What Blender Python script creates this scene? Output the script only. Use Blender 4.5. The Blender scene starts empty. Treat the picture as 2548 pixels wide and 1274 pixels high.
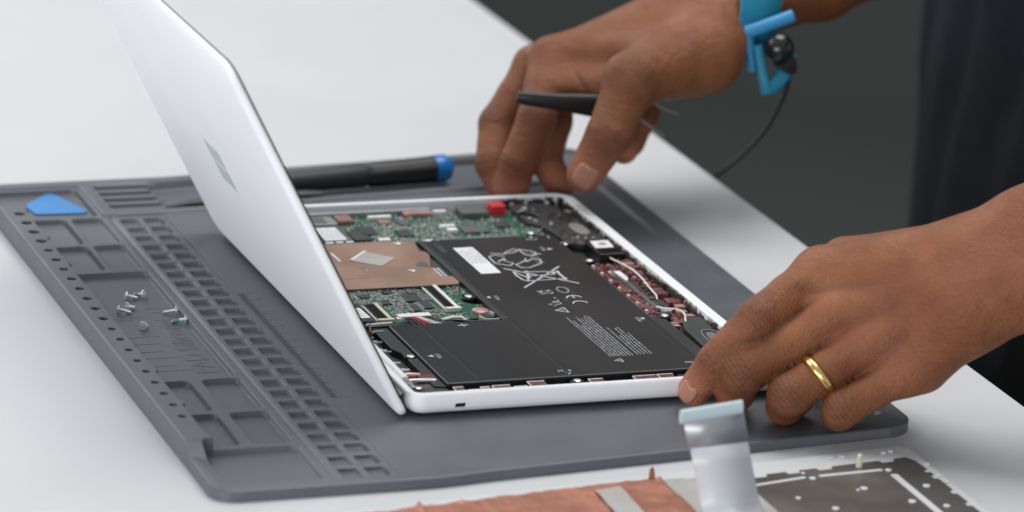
import bpy, bmesh, math, random
import numpy as np
from mathutils import Matrix, Vector

# ------------------------------------------------------------------ camera, world, lamps, exposure
S = 0.001                                     # all sizes below are millimetres
scene = bpy.context.scene
COL = scene.collection
cam_d = bpy.data.cameras.new("camera")
cam = bpy.data.objects.new("camera", cam_d)
COL.objects.link(cam)
scene.camera = cam
CAM_P = np.array([-626.315, -1719.841, 655.101])
CAM_R = np.array([0.93592172, -0.34676243, 0.06169557])
CAM_U = np.array([0.04912806, 0.30198496, 0.95204596])
CAM_F = np.array([0.34876491, 0.88800952, -0.29967005])
cam.matrix_world = Matrix(((CAM_R[0], CAM_U[0], -CAM_F[0], CAM_P[0] * S),
                           (CAM_R[1], CAM_U[1], -CAM_F[1], CAM_P[1] * S),
                           (CAM_R[2], CAM_U[2], -CAM_F[2], CAM_P[2] * S), (0, 0, 0, 1)))
cam_d.sensor_width = 36.0
cam_d.sensor_fit = 'HORIZONTAL'
cam_d.lens = 154.03
cam_d.clip_start = 0.05
cam_d.clip_end = 60.0
cam_d.dof.use_dof = True
cam_d.dof.focus_distance = 2.035
cam_d.dof.aperture_fstop = 8.0

world = bpy.data.worlds.new("World")
scene.world = world
world.use_nodes = True
wb = world.node_tree.nodes["Background"]
wb.inputs[0].default_value = (0.90, 0.95, 1.0, 1)
wb.inputs[1].default_value = 0.49

def lamp(name, loc, target, size, size_y, power, color):
    d = bpy.data.lights.new(name, 'AREA')
    d.shape = 'RECTANGLE'
    d.size = size; d.size_y = size_y; d.energy = power; d.color = color
    o = bpy.data.objects.new(name, d)
    COL.objects.link(o)
    o.location = loc
    o.rotation_euler = (Vector(target) - Vector(loc)).to_track_quat('-Z', 'Y').to_euler()
    return o
# key softbox high at the left, a softer one overhead, one low behind the bench, an added low fill in front for table bounce
lamp("left_softbox", (-1.45, 0.85, 1.3), (0.0, 0.15, 0), 1.1, 1.1, 13, (1.0, 0.99, 0.97))
lamp("high_softbox", (0.50, 0.58, 1.85), (0.2, 0.25, 0), 1.2, 1.2, 31, (1.0, 0.985, 0.965))
lamp("back_softbox", (-0.35, 2.6, 0.95), (-0.05, 0.2, 0), 1.8, 0.9, 11, (0.96, 0.98, 1.0))
lamp("front_bounce_fill", (-1.65, -1.6, 0.22), (0.0, 0.1, 0.04), 2.2, 0.40, 40, (0.98, 0.99, 1.0))  # added lamp that brightens the lid back and the near side
scene.view_settings.view_transform = 'Standard'
scene.view_settings.look = 'None'
scene.view_settings.exposure = 0.0
scene.view_settings.gamma = 1.0
try:
    scene.cycles.max_bounces = 8
    scene.cycles.use_denoising = True
except Exception:
    pass

# ------------------------------------------------------------------ materials
def mat(name, color, rough=0.5, metal=0.0, spec=0.5, var=0.0, vscale=30.0, bump=0.0, bscale=400.0, coat=0.0, sss=0.0,
        color2=None, detail=4.0, rvar=0.0):
    m = bpy.data.materials.new(name)
    m.use_nodes = True
    nt = m.node_tree; n = nt.nodes; l = nt.links
    b = n["Principled BSDF"]
    b.inputs["Base Color"].default_value = (*color, 1)
    b.inputs["Roughness"].default_value = rough
    b.inputs["Metallic"].default_value = metal
    b.inputs["Specular IOR Level"].default_value = spec
    b.inputs["Coat Weight"].default_value = coat
    if sss:
        b.inputs["Subsurface Weight"].default_value = sss
        b.inputs["Subsurface Radius"].default_value = (1.0, 0.35, 0.2)
        b.inputs["Subsurface Scale"].default_value = 0.003
    tc = n.new("ShaderNodeTexCoord")
    if var > 0 or color2:
        no = n.new("ShaderNodeTexNoise"); no.inputs["Scale"].default_value = vscale; no.inputs["Detail"].default_value = detail
        l.new(tc.outputs["Object"], no.inputs["Vector"])
        rp = n.new("ShaderNodeValToRGB")
        c2 = color2 if color2 else tuple(min(1, c * (1 + var)) for c in color)
        c1 = color if color2 else tuple(c * (1 - var) for c in color)
        rp.color_ramp.elements[0].position = 0.35; rp.color_ramp.elements[1].position = 0.65
        rp.color_ramp.elements[0].color = (*c1, 1); rp.color_ramp.elements[1].color = (*c2, 1)
        l.new(no.outputs["Fac"], rp.inputs["Fac"]); l.new(rp.outputs["Color"], b.inputs["Base Color"])
        if rvar:
            mr = n.new("ShaderNodeMapRange")
            mr.inputs[1].default_value = 0.3; mr.inputs[2].default_value = 0.7
            mr.inputs[3].default_value = max(0, rough - rvar); mr.inputs[4].default_value = min(1, rough + rvar)
            l.new(no.outputs["Fac"], mr.inputs[0]); l.new(mr.outputs[0], b.inputs["Roughness"])
    if bump > 0:
        n2 = n.new("ShaderNodeTexNoise"); n2.inputs["Scale"].default_value = bscale; n2.inputs["Detail"].default_value = 3
        l.new(tc.outputs["Object"], n2.inputs["Vector"])
        bp = n.new("ShaderNodeBump"); bp.inputs["Strength"].default_value = bump; bp.inputs["Distance"].default_value = 0.0004
        l.new(n2.outputs["Fac"], bp.inputs["Height"]); l.new(bp.outputs["Normal"], b.inputs["Normal"])
    return m

M = {}
M['table'] = mat('white_laminate', (0.52, 0.533, 0.547), 0.55, var=0.02, vscale=9, bump=0.06, bscale=900)
M['table_edge'] = mat('table_edge_band', (0.55, 0.56, 0.55), 0.5, var=0.03, vscale=20)
M['floor'] = mat('grey_green_floor', (0.084, 0.093, 0.084), 0.8, var=0.08, vscale=1.5)
M['mat'] = mat('grey_silicone', (0.088, 0.094, 0.107), 0.46, spec=0.5, var=0.05, vscale=40, bump=0.16, bscale=1300, rvar=0.05)
M['shell'] = mat('white_polycarbonate', (0.76, 0.77, 0.79), 0.5, spec=0.3, var=0.012, vscale=14, bump=0.03, bscale=1800)
M['deckwhite'] = mat('grey_white_deck', (0.56, 0.57, 0.585), 0.5, spec=0.3, var=0.03, vscale=30)
M['emblem'] = mat('grey_mirror_emblem', (0.56, 0.59, 0.60), 0.35, metal=0.1)
M['emblem_edge'] = mat('bright_emblem_edge', (0.85, 0.87, 0.88), 0.3)
M['black'] = mat('black_plastic', (0.018, 0.018, 0.019), 0.45, var=0.1, vscale=60, bump=0.08, bscale=900)
M['blackgloss'] = mat('black_gloss', (0.010, 0.010, 0.010), 0.22)
M['batt'] = mat('battery_film', (0.019, 0.020, 0.022), 0.34, spec=0.42, var=0.10, vscale=10, bump=0.04, bscale=40, rvar=0.03)
M['print'] = mat('white_ink', (0.50, 0.51, 0.52), 0.5, var=0.05, vscale=300)
M['greyprint'] = mat('grey_ink', (0.22, 0.23, 0.24), 0.5, var=0.15, vscale=400)
M['sticker'] = mat('white_sticker_paper', (0.72, 0.72, 0.75), 0.5, var=0.03, vscale=200)
M['pcb'] = mat('green_solder_mask', (0.011, 0.066, 0.043), 0.35, color2=(0.022, 0.108, 0.072), vscale=160, bump=0.2, bscale=1400)
M['copper'] = mat('copper_foil_tape', (0.33, 0.205, 0.155), 0.42, metal=0.35, var=0.07, vscale=35, bump=0.12, bscale=160, rvar=0.08)
M['copper2'] = mat('bright_copper_foil', (0.36, 0.145, 0.092), 0.44, metal=0.3, var=0.16, vscale=45, bump=0.5, bscale=130, rvar=0.1)
M['thermal'] = mat('grey_thermal_pad', (0.36, 0.35, 0.33), 0.7, var=0.05, vscale=80)
M['chip'] = mat('chip_black_epoxy', (0.035, 0.037, 0.040), 0.45, var=0.1, vscale=90)
M['chipgrey'] = mat('chip_grey_lid', (0.13, 0.135, 0.135), 0.4, metal=0.3, var=0.1, vscale=90)
M['solder'] = mat('tin_solder', (0.74, 0.75, 0.74), 0.3, metal=0.35)
M['tan'] = mat('tan_capacitor', (0.26, 0.17, 0.115), 0.5, var=0.2, vscale=200)
M['white'] = mat('white_nylon', (0.74, 0.74, 0.72), 0.45, var=0.02, vscale=100)
M['beige'] = mat('beige_nylon', (0.58, 0.52, 0.40), 0.5, var=0.04, vscale=100)
M['steel'] = mat('zinc_steel', (0.74, 0.76, 0.78), 0.3, metal=0.65, var=0.06, vscale=300)
M['darksteel'] = mat('dark_steel', (0.12, 0.11, 0.10), 0.35, metal=0.7, var=0.25, vscale=120)
M['spring'] = mat('brown_plated_spring', (0.20, 0.15, 0.13), 0.4, metal=0.4, var=0.4, vscale=200)
M['springdark'] = mat('dark_brown_liner', (0.050, 0.036, 0.034), 0.5, metal=0.2, var=0.5, vscale=150)
M['maroon'] = mat('maroon_anodised', (0.15, 0.042, 0.044), 0.33, metal=0.3, color2=(0.28, 0.125, 0.115), vscale=70, bump=0.3, bscale=300)
M['pinkmetal'] = mat('pinkish_plated_metal', (0.46, 0.27, 0.25), 0.35, metal=0.4, var=0.25, vscale=120)
M['tub'] = mat('dark_tub_floor', (0.020, 0.018, 0.018), 0.5, var=0.2, vscale=60)
M['red'] = mat('red_plastic', (0.55, 0.025, 0.035), 0.4, var=0.1, vscale=80)
M['speaker'] = mat('speaker_black', (0.028, 0.029, 0.030), 0.5, var=0.1, vscale=100, bump=0.25, bscale=1600)
M['speakergrey'] = mat('speaker_membrane', (0.22, 0.20, 0.195), 0.5, var=0.06, vscale=100)
M['spkring'] = mat('speaker_ring', (0.15, 0.155, 0.16), 0.4, var=0.06, vscale=100)
M['blue'] = mat('blue_pick_plastic', (0.025, 0.20, 0.50), 0.45, var=0.04, vscale=40)
M['bluecap'] = mat('blue_cap_plastic', (0.012, 0.16, 0.50), 0.3, var=0.05, vscale=60)
M['rubber'] = mat('black_rubber_grip', (0.016, 0.018, 0.018), 0.55, var=0.12, vscale=60, bump=0.2, bscale=700)
M['nylonblack'] = mat('black_nylon_tool', (0.012, 0.012, 0.013), 0.42, var=0.1, vscale=120, bump=0.1, bscale=900)
M['teal'] = mat('teal_threadlock', (0.06, 0.26, 0.25), 0.5, var=0.2, vscale=700)
M['plate'] = mat('grey_aluminium_sheet', (0.12, 0.113, 0.105), 0.38, metal=0.4, var=0.14, vscale=22, bump=0.05, bscale=900, rvar=0.08)
M['ribbon'] = mat('white_flat_cable', (0.50, 0.515, 0.545), 0.35, var=0.015, vscale=60)
M['stiff'] = mat('pale_blue_stiffener', (0.45, 0.56, 0.60), 0.18, coat=0.3)
M['tinned'] = mat('grey_contact_strip', (0.30, 0.32, 0.34), 0.35, metal=0.4)
M['gold'] = mat('yellow_gold', (0.83, 0.58, 0.22), 0.22, metal=1.0, var=0.04, vscale=200)
M['nail'] = mat('fingernail', (0.40, 0.185, 0.130), 0.3, spec=0.45, sss=0.1, var=0.05, vscale=200)
M['strap'] = mat('turquoise_silicone_band', (0.008, 0.20, 0.32), 0.5, var=0.06, vscale=60)
M['buckle'] = mat('sky_blue_buckle', (0.04, 0.25, 0.50), 0.4, var=0.05, vscale=60)
M['shirt'] = mat('charcoal_navy_cotton', (0.017, 0.0190, 0.0245), 0.95, spec=0.12, var=0.2, vscale=12, bump=0.4, bscale=1200)
M['trousers'] = mat('black_twill', (0.006, 0.006, 0.007), 0.95, spec=0.1, var=0.2, vscale=12, bump=0.4, bscale=1200)

def skin_material():
    m = bpy.data.materials.new("brown_skin")
    m.use_nodes = True
    nt = m.node_tree; n = nt.nodes; l = nt.links
    b = n["Principled BSDF"]
    b.inputs["Roughness"].default_value = 0.46
    b.inputs["Specular IOR Level"].default_value = 0.27
    b.inputs["Subsurface Weight"].default_value = 0.06
    b.inputs["Subsurface Radius"].default_value = (1.0, 0.35, 0.2)
    b.inputs["Subsurface Scale"].default_value = 0.003
    tc = n.new("ShaderNodeTexCoord")
    at = n.new("ShaderNodeAttribute"); at.attribute_name = "tint"
    sep = n.new("ShaderNodeSeparateColor")
    l.new(at.outputs["Color"], sep.inputs["Color"])
    no = n.new("ShaderNodeTexNoise"); no.inputs["Scale"].default_value = 55; no.inputs["Detail"].default_value = 5
    l.new(tc.outputs["Object"], no.inputs["Vector"])
    rp = n.new("ShaderNodeValToRGB")
    rp.color_ramp.elements[0].position = 0.3; rp.color_ramp.elements[1].position = 0.72
    rp.color_ramp.elements[0].color = (0.165, 0.056, 0.020, 1); rp.color_ramp.elements[1].color = (0.255, 0.100, 0.042, 1)
    l.new(no.outputs["Fac"], rp.inputs["Fac"])
    m1 = n.new("ShaderNodeMix"); m1.data_type = 'RGBA'; m1.inputs[7].default_value = (0.48, 0.185, 0.115, 1)
    l.new(sep.outputs["Red"], m1.inputs[0]); l.new(rp.outputs["Color"], m1.inputs[6])
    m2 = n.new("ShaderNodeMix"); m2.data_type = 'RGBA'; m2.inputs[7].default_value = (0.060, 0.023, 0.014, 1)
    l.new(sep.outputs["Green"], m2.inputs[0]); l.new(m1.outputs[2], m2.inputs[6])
    l.new(m2.outputs[2], b.inputs["Base Color"])
    big = n.new("ShaderNodeTexNoise"); big.inputs["Scale"].default_value = 22; big.inputs["Detail"].default_value = 2
    l.new(tc.outputs["Object"], big.inputs["Vector"])
    mr = n.new("ShaderNodeMapRange"); mr.inputs[1].default_value = 0.35; mr.inputs[2].default_value = 0.7; mr.inputs[3].default_value = 0.0; mr.inputs[4].default_value = 0.5
    l.new(big.outputs["Fac"], mr.inputs[0])
    m3 = n.new("ShaderNodeMix"); m3.data_type = 'RGBA'; m3.inputs[7].default_value = (0.155, 0.048, 0.024, 1)
    l.new(mr.outputs[0], m3.inputs[0]); l.new(m2.outputs[2], m3.inputs[6]); l.new(m3.outputs[2], b.inputs["Base Color"])
    v = n.new("ShaderNodeTexVoronoi"); v.inputs["Scale"].default_value = 560; v.feature = 'DISTANCE_TO_EDGE'
    l.new(tc.outputs["Object"], v.inputs["Vector"])
    n3 = n.new("ShaderNodeTexNoise"); n3.inputs["Scale"].default_value = 190; n3.inputs["Detail"].default_value = 5; n3.inputs["Roughness"].default_value = 0.62
    mp = n.new("ShaderNodeMapping"); mp.inputs["Scale"].default_value = (1.0, 0.55, 1.3)
    l.new(tc.outputs["Object"], mp.inputs["Vector"]); l.new(mp.outputs[0], n3.inputs["Vector"])
    ad = n.new("ShaderNodeMath"); ad.operation = 'MULTIPLY_ADD'; ad.inputs[1].default_value = 0.5
    l.new(v.outputs["Distance"], ad.inputs[0]); l.new(n3.outputs["Fac"], ad.inputs[2])
    bp = n.new("ShaderNodeBump"); bp.inputs["Strength"].default_value = 0.8; bp.inputs["Distance"].default_value = 0.0014
    l.new(ad.outputs[0], bp.inputs["Height"]); l.new(bp.outputs["Normal"], b.inputs["Normal"])
    rr2 = n.new("ShaderNodeMapRange"); rr2.inputs[1].default_value = 0.3; rr2.inputs[2].default_value = 0.7; rr2.inputs[3].default_value = 0.42; rr2.inputs[4].default_value = 0.62
    l.new(n3.outputs["Fac"], rr2.inputs[0]); l.new(rr2.outputs[0], b.inputs["Roughness"])
    return m
M['skin'] = skin_material()

# ------------------------------------------------------------------ building helpers
ORG = {}
def link_tags(o, label=None, cat=None, group=None, kind=None):
    if label: o['label'] = label
    if cat: o['category'] = cat
    if group: o['group'] = group
    if kind: o['kind'] = kind
    return o

def thing(name, loc, label, cat, group=None):
    o = bpy.data.objects.new(name, None)
    COL.objects.link(o)
    o.empty_display_size = 0.01
    o.location = Vector(loc) * S
    ORG[o.name] = Vector(loc)
    return link_tags(o, label, cat, group)

class MB:
    """collects vertices (mm) and faces; build() links them as one mesh object"""
    def __init__(s): s.v = []; s.f = []; s.mi = []; s.cur = 0
    def add(s, vs, fs):
        o = len(s.v)
        s.v += [tuple(map(float, p)) for p in vs]
        s.f += [tuple(i + o for i in f) for f in fs]
        s.mi += [s.cur] * len(fs)
        return s
    def box(s, x0, y0, z0, x1, y1, z1, rz=0.0):
        c = ((x0 + x1) / 2, (y0 + y1) / 2); ca, sa = math.cos(rz), math.sin(rz)
        vs = []
        for z in (z0, z1):
            for x, y in ((x0, y0), (x1, y0), (x1, y1), (x0, y1)):
                dx, dy = x - c[0], y - c[1]
                vs.append((c[0] + dx * ca - dy * sa, c[1] + dx * sa + dy * ca, z))
        return s.add(vs, [(3, 2, 1, 0), (4, 5, 6, 7), (0, 1, 5, 4), (1, 2, 6, 5), (2, 3, 7, 6), (3, 0, 4, 7)])
    def prism(s, poly, z0, z1):
        n = len(poly)
        vs = [(x, y, z0) for x, y in poly] + [(x, y, z1) for x, y in poly]
        return s.add(vs, [tuple(range(n))[::-1], tuple(range(n, 2 * n))] + [(i, (i + 1) % n, n + (i + 1) % n, n + i) for i in range(n)])
    def loft(s, rings, cap0=True, cap1=True):
        n = len(rings[0]); vs = [p for r in rings for p in r]; fs = []
        for k in range(len(rings) - 1):
            for i in range(n):
                j = (i + 1) % n
                fs.append((k * n + i, k * n + j, (k + 1) * n + j, (k + 1) * n + i))
        if cap0: fs.append(tuple(range(n))[::-1])
        if cap1: fs.append(tuple(range((len(rings) - 1) * n, len(rings) * n)))
        return s.add(vs, fs)
    def tube(s, pts, r, n=10, flat=None, ref=(0, 0, 1)):
        """tube through pts; r number or list; flat=(wide, thin) factors of r"""
        pts = [Vector(p) for p in pts]; rings = []
        for i, p in enumerate(pts):
            a = pts[max(0, i - 1)]; b = pts[min(len(pts) - 1, i + 1)]
            t = (b - a).normalized()
            u = t.cross(Vector(ref))
            if u.length < 1e-3: u = t.cross(Vector((1, 0, 0)))
            u.normalize(); w = u.cross(t).normalized()
            rr = r[i] if isinstance(r, (list, tuple)) else r
            fu, fw = flat if flat else (1, 1)
            rings.append([tuple(p + u * math.cos(2 * math.pi * k / n) * rr * fu + w * math.sin(2 * math.pi * k / n) * rr * fw) for k in range(n)])
        return s.loft(rings)
    def lathe(s, prof, o, ax, n=24):
        """prof: (distance along axis, radius)"""
        o = Vector(o); ax = Vector(ax).normalized()
        u = ax.cross(Vector((0, 0, 1)))
        if u.length < 1e-3: u = Vector((1, 0, 0))
        u.normalize(); w = ax.cross(u)
        rings = [[tuple(o + ax * h + (u * math.cos(2 * math.pi * k / n) + w * math.sin(2 * math.pi * k / n)) * r) for k in range(n)] for h, r in prof]
        return s.loft(rings)
    def stroke(s, pts, w, z0, z1, closed=False):
        """a flat raised line of width w through 2-D points"""
        n = len(pts); m = n if closed else n - 1
        for i in range(m):
            a = Vector(pts[i]); b = Vector(pts[(i + 1) % n]); d = b - a
            if d.length < 1e-6: continue
            d.normalize(); q = Vector((-d.y, d.x)) * w / 2; e = d * w * 0.35
            a2, b2 = a - e, b + e
            s.prism([tuple(a2 - q), tuple(b2 - q), tuple(b2 + q), tuple(a2 + q)], z0, z1 + 0.003 * (i % 3))
        return s
    def build(s, name, m, parent=None, smooth=None, bevel=0.0, segs=2, label=None, sub=0):
        me = bpy.data.meshes.new(name)
        o = bpy.data.objects.new(name, me)
        COL.objects.link(o)
        org = Vector((0, 0, 0)); p = parent
        if parent is not None:
            o.parent = parent
            while p is not None:
                if p.name in ORG: org = ORG[p.name]; break
                p = p.parent
        me.from_pydata([((x - org[0]) * S, (y - org[1]) * S, (z - org[2]) * S) for x, y, z in s.v], [], s.f)
        for mm in (m if isinstance(m, (list, tuple)) else [m]): me.materials.append(mm)
        if max(s.mi, default=0) > 0: me.polygons.foreach_set('material_index', s.mi)
        me.update()
        if smooth is not None:
            me.polygons.foreach_set('use_smooth', [True] * len(me.polygons))
            me.set_sharp_from_angle(angle=math.radians(smooth))
        if bevel:
            bv = o.modifiers.new("bevel", 'BEVEL'); bv.width = bevel * S; bv.segments = segs; bv.limit_method = 'ANGLE'; bv.angle_limit = math.radians(35)
        if sub:
            sd = o.modifiers.new("sub", 'SUBSURF'); sd.levels = sub; sd.render_levels = sub
        if label: o['label'] = label
        return o

def rr(x0, y0, x1, y1, r, n=8):
    """rounded rectangle, counter-clockwise; r one radius or four (near-left, near-right, far-right, far-left)"""
    rs = r if isinstance(r, (list, tuple)) else (r,) * 4
    out = []
    for (cx, cy, a0), q in zip(((x0, y0, 180), (x1, y0, 270), (x1, y1, 0), (x0, y1, 90)), rs):
        q = max(q, 0.01)
        px = cx + q if cx == x0 else cx - q
        py = cy + q if cy == y0 else cy - q
        for k in range(n + 1):
            a = math.radians(a0 + 90 * k / n)
            out.append((px + q * math.cos(a), py + q * math.sin(a)))
    return out

def text_mesh(mb, txt, size, origin, right, up, depth=0.03, align='LEFT', spacing=1.0):
    """lettering as thin raised geometry, added to mb; right and up are 3-D unit vectors"""
    cu = bpy.data.curves.new("lettering", 'FONT')
    cu.body = txt; cu.size = size; cu.align_x = align; cu.resolution_u = 2; cu.space_character = spacing
    ob = bpy.data.objects.new("lettering_tmp", cu)
    COL.objects.link(ob)
    dg = bpy.context.evaluated_depsgraph_get()
    me = bpy.data.meshes.new_from_object(ob.evaluated_get(dg))
    o = Vector(origin); R = Vector(right).normalized(); U = Vector(up).normalized(); N = R.cross(U)
    vs = [tuple(o + R * v.co.x + U * v.co.y + N * depth) for v in me.vertices]
    mb.add(vs, [tuple(p.vertices) for p in me.polygons])
    bpy.data.objects.remove(ob); bpy.data.curves.remove(cu); bpy.data.meshes.remove(me)

# ------------------------------------------------------------------ setting: floor and table
fl = MB(); fl.add([(-6000, -6000, -900), (9000, -6000, -900), (9000, 12000, -900), (-6000, 12000, -900)], [(0, 1, 2, 3)])
link_tags(fl.build("floor", M['floor']), kind="structure")

wl = MB(); wl.add([(700, 3900, -900), (6500, 1800, -900), (6500, 1800, 2000), (700, 3900, 2000)], [(0, 1, 2, 3)])
link_tags(wl.build("back_wall", M['floor']), kind="structure")

tb = thing("work_table", (-400, 300, -900), "white work table with straight edge, under the grey repair mat", "table")
t = MB(); t.prism(rr(-1500, -900, 301, 2400, 4, 3), -30, -5)
t.build("table_top", M['table'], tb, bevel=1.6, segs=3)
for x, y in ((-1440, -840), (240, -840), (240, 2340), (-1440, 2340)):
    t = MB(); t.prism(rr(x - 30, y - 30, x + 30, y + 30, 5, 3), -900, -30); t.build("leg", M['table_edge'], tb)

# ------------------------------------------------------------------ the silicone repair mat (one moulded sheet)
def smooth01(t):
    t = np.clip(t, 0, 1); return t * t * (3 - 2 * t)
def sdrr(u, v, u0, u1, v0, v1, r):
    qx = np.abs(u - (u0 + u1) / 2) - (u1 - u0) / 2 + r
    qy = np.abs(v - (v0 + v1) / 2) - (v1 - v0) / 2 + r
    return np.hypot(np.maximum(qx, 0), np.maximum(qy, 0)) + np.minimum(np.maximum(qx, qy), 0) - r
def mat_height(u, v):
    h = np.zeros_like(u)
    # raised ruler rail along the left with a lowered near end
    rail = sdrr(u, v, -104, -89.5, -60, 326, 1.0)
    rise = smooth01((v + 34) / 15.0) * smooth01((330 - v) / 6.0)
    h = np.maximum(h, 6.0 * smooth01(0.5 - rail / 0.9) * rise)
    h = np.maximum(h, 1.2 * smooth01((-97.5 - u) / 1.5))
    # far border, far bar and the tool rests
    h = np.maximum(h, 2.0 * smooth01((v - 366.0) / 1.5))
    bar = sdrr(u, v, -46, 205, 315.5, 322, 1.5)
    h = np.maximum(h, 1.8 * smooth01(0.5 - bar / 1.6))
    wall = sdrr(u, v, -51, -44.5, 316, 372, 1.0)
    h = np.maximum(h, 1.8 * smooth01(0.5 - wall / 1.6))
    rest = sdrr(u, v, -45, -15, 322, 368, 1.0)
    h = np.maximum(h, 1.2 * smooth01(0.5 - rest / 1.6))
    # the strip of cells stands a little proud
    strip = sdrr(u, v, -46.0, -19.5, -62, 315, 1.0)
    h = np.maximum(h, 0.3 * smooth01(0.5 - strip / 0.9))
    def cut(u0, u1, v0, v1, depth, r, w=0.8):
        nonlocal h
        s = sdrr(u, v, u0, u1, v0, v1, r)
        k = smooth01(0.5 - s / w)
        h = h * (1 - k) + (-depth) * k
    for k in range(26):
        v1 = 310.0 - 14.49 * k
        cut(-43.5, -34.4, v1 - 10.8, v1, 1.6, 1.4, 0.8); cut(-31.2, -22.2, v1 - 10.8, v1, 1.6, 1.4, 0.8)
    cut(-91, -71, 274.5, 315, 2.3, 3); cut(-67.5, -52, 274.5, 315, 2.3, 3)
    cut(-91, -71, 232, 270.5, 2.3, 3); cut(-67.5, -52, 232, 270.5, 2.3, 3)
    cut(-91, -52, 73.5, 227.5, 2.3, 3)
    cut(-91, -75.5, 29, 69.5, 2.3, 3); cut(-69.5, -52, 29, 69.5, 2.3, 3)
    cut(-91, -75.5, -15.5, 25, 2.3, 3); cut(-69.5, -52, -15.5, 25, 2.3, 3)
    cut(-95, -52, -61, -20, 2.3, 3)
    cut(-96.5, -52.5, 319, 365, 2.3, 3)
    for vc in (362.0, 351.5, 341.0, 330.5):
        cut(-43, -8, vc - 3.3, vc + 2.6, 2.6, 1.5, 1.6)
    cut(-13, 196, 324, 365.5, 2.6, 3, 2.0)
    for k in range(21):
        d = 4.9 if k < 4 else (3.9 if k < 12 else 3.0)
        s = np.hypot(u + 95.4, v - (309.5 - 15.03 * k)) - d / 2
        q = smooth01(0.5 - s / 0.7); h = h * (1 - q) - 2.0 * q
    # work surface: shallow channel along the right border
    cut(199, 224, -40, 318, 1.4, 4, 5.0)
    cut(218, 224, -52, -44, 2.0, 2, 2.0)
    # thin groove right of the trays
    g = np.exp(-((u + 47.4) / 0.55) ** 2) * (v > -62) * (v < 316)
    return h - 0.5 * g
def build_mat():
    us = np.concatenate([np.arange(-103, -16, 0.4), np.arange(-16, 196, 4.0), np.arange(196, 236.01, 1.0)])
    vs = np.concatenate([np.arange(-70, 374.01, 0.5)])
    vs[-1] = 374.0
    U, V = np.meshgrid(us, vs)
    R = 11.0
    dn = np.clip(R - np.minimum(V + 70, 374 - V), 0, R)
    ins = R - np.sqrt(np.maximum(R * R - dn * dn, 0))
    Rn = 15.0
    dn2 = np.clip(Rn - np.minimum(V + 70, 374 - V), 0, Rn)
    ins2 = Rn - np.sqrt(np.maximum(Rn * Rn - dn2 * dn2, 0))
    U = np.clip(U, -103 + ins, 236 - ins2)
    H = mat_height(U, V)
    ed = np.minimum(np.minimum(V + 70, 374 - V), np.minimum(U + 103 - ins, 236 - ins2 - U))
    H = H - 0.7 * (1 - np.clip(ed / 1.1, 0, 1)) ** 2
    shear = 0.092 * np.maximum(0, U + 15) * smooth01((U + 15) / 40.0)
    X = U + 0.0108 * (V - 150); Y = V + shear
    ny, nx = U.shape
    top = np.stack([X, Y, H], -1).reshape(-1, 3)
    idx = np.arange(ny * nx).reshape(ny, nx)
    q = np.stack([idx[:-1, :-1], idx[:-1, 1:], idx[1:, 1:], idx[1:, :-1]], -1).reshape(-1, 4)
    keep = (np.abs(X[:-1, 1:] - X[:-1, :-1]) + np.abs(X[1:, 1:] - X[1:, :-1])).reshape(-1) > 1e-5
    q = q[keep]
    # skirt
    loop = np.concatenate([idx[0, :], idx[1:, -1], idx[-1, -2::-1], idx[-2:0:-1, 0]])
    n0 = len(top); n = len(loop)
    bot = top[loop].copy(); bot[:, 2] = -4.97
    allv = np.concatenate([top, bot])
    a = np.arange(n); b = (a + 1) % n
    sk = np.stack([loop[b], loop[a], n0 + a, n0 + b], -1)
    ok = np.linalg.norm(allv[loop[b]] - allv[loop[a]], axis=1) > 1e-5
    f = np.concatenate([q, sk[ok]])
    return allv, f
def np_mesh(name, v, f, m, parent=None, smooth=True, org=(0, 0, 0)):
    me = bpy.data.meshes.new(name)
    v = (np.asarray(v) - np.array(org)) * S
    me.vertices.add(len(v)); me.vertices.foreach_set('co', v.astype(np.float32).ravel())
    k = f.shape[1]
    me.loops.add(f.size); me.loops.foreach_set('vertex_index', f.astype(np.int32).ravel())
    me.polygons.add(len(f)); me.polygons.foreach_set('loop_start', np.arange(0, f.size, k, dtype=np.int32))
    me.polygons.foreach_set('loop_total', np.full(len(f), k, dtype=np.int32))
    me.polygons.foreach_set('use_smooth', np.full(len(f), smooth))
    me.update(calc_edges=True); me.validate()
    me.materials.append(m)
    o = bpy.data.objects.new(name, me)
    COL.objects.link(o)
    if parent is not None: o.parent = parent
    return o
rm = thing("repair_mat", (60, 150, -5), "dark grey silicone repair mat with trays and two columns of small cells", "mat")
mv, mf = build_mat()
mo = np_mesh("moulded_sheet", mv, mf, M['mat'], rm, True, (60, 150, -5))
mo.data.set_sharp_from_angle(angle=math.radians(50))
# raised lettering in the long tray, ruler marks beside the cells
mb = MB()
text_mesh(mb, "PAD Silicone", 14.5, (-57.5, 84, -2.25), (0.01, 1, 0), (-1, 0.01, 0), 0.09)
mb.build("embossed_lettering", M['mat'], rm)
mb = MB()
for k in range(0, 151):
    y = 36 + k; x0 = -18.0 + 0.0108 * (y - 150); L = 5.2 if k % 10 == 0 else (4.0 if k % 5 == 0 else 2.8)
    mb.box(x0, y - 0.12, 0.0, x0 + L, y + 0.12, 0.14)
for k in range(0, 16):
    y = 36 + 10 * k
    text_mesh(mb, str(k), 3.0, (-9.5 + 0.0108 * (y - 150), y - 1, 0.0), (0, 1, 0), (-1, 0, 0), 0.12)
mb.build("ruler_marks", M['mat'], rm)
for k, (y, x0, x1) in enumerate(((166, -87, -72), (163, -87, -76), (138, -88, -70), (128, -88, -72), (117, -88, -74), (108, -88, -68), (97, -88, -74), (90, -88, -66), (178, -66, -58), (172, -64, -60), (161, -66, -57))):
    mb = MB(); mb.box(x0, y - 0.16, -2.35, x1, y + 0.16, -2.2); mb.build("guide_line", M['mat'], rm)

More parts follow.
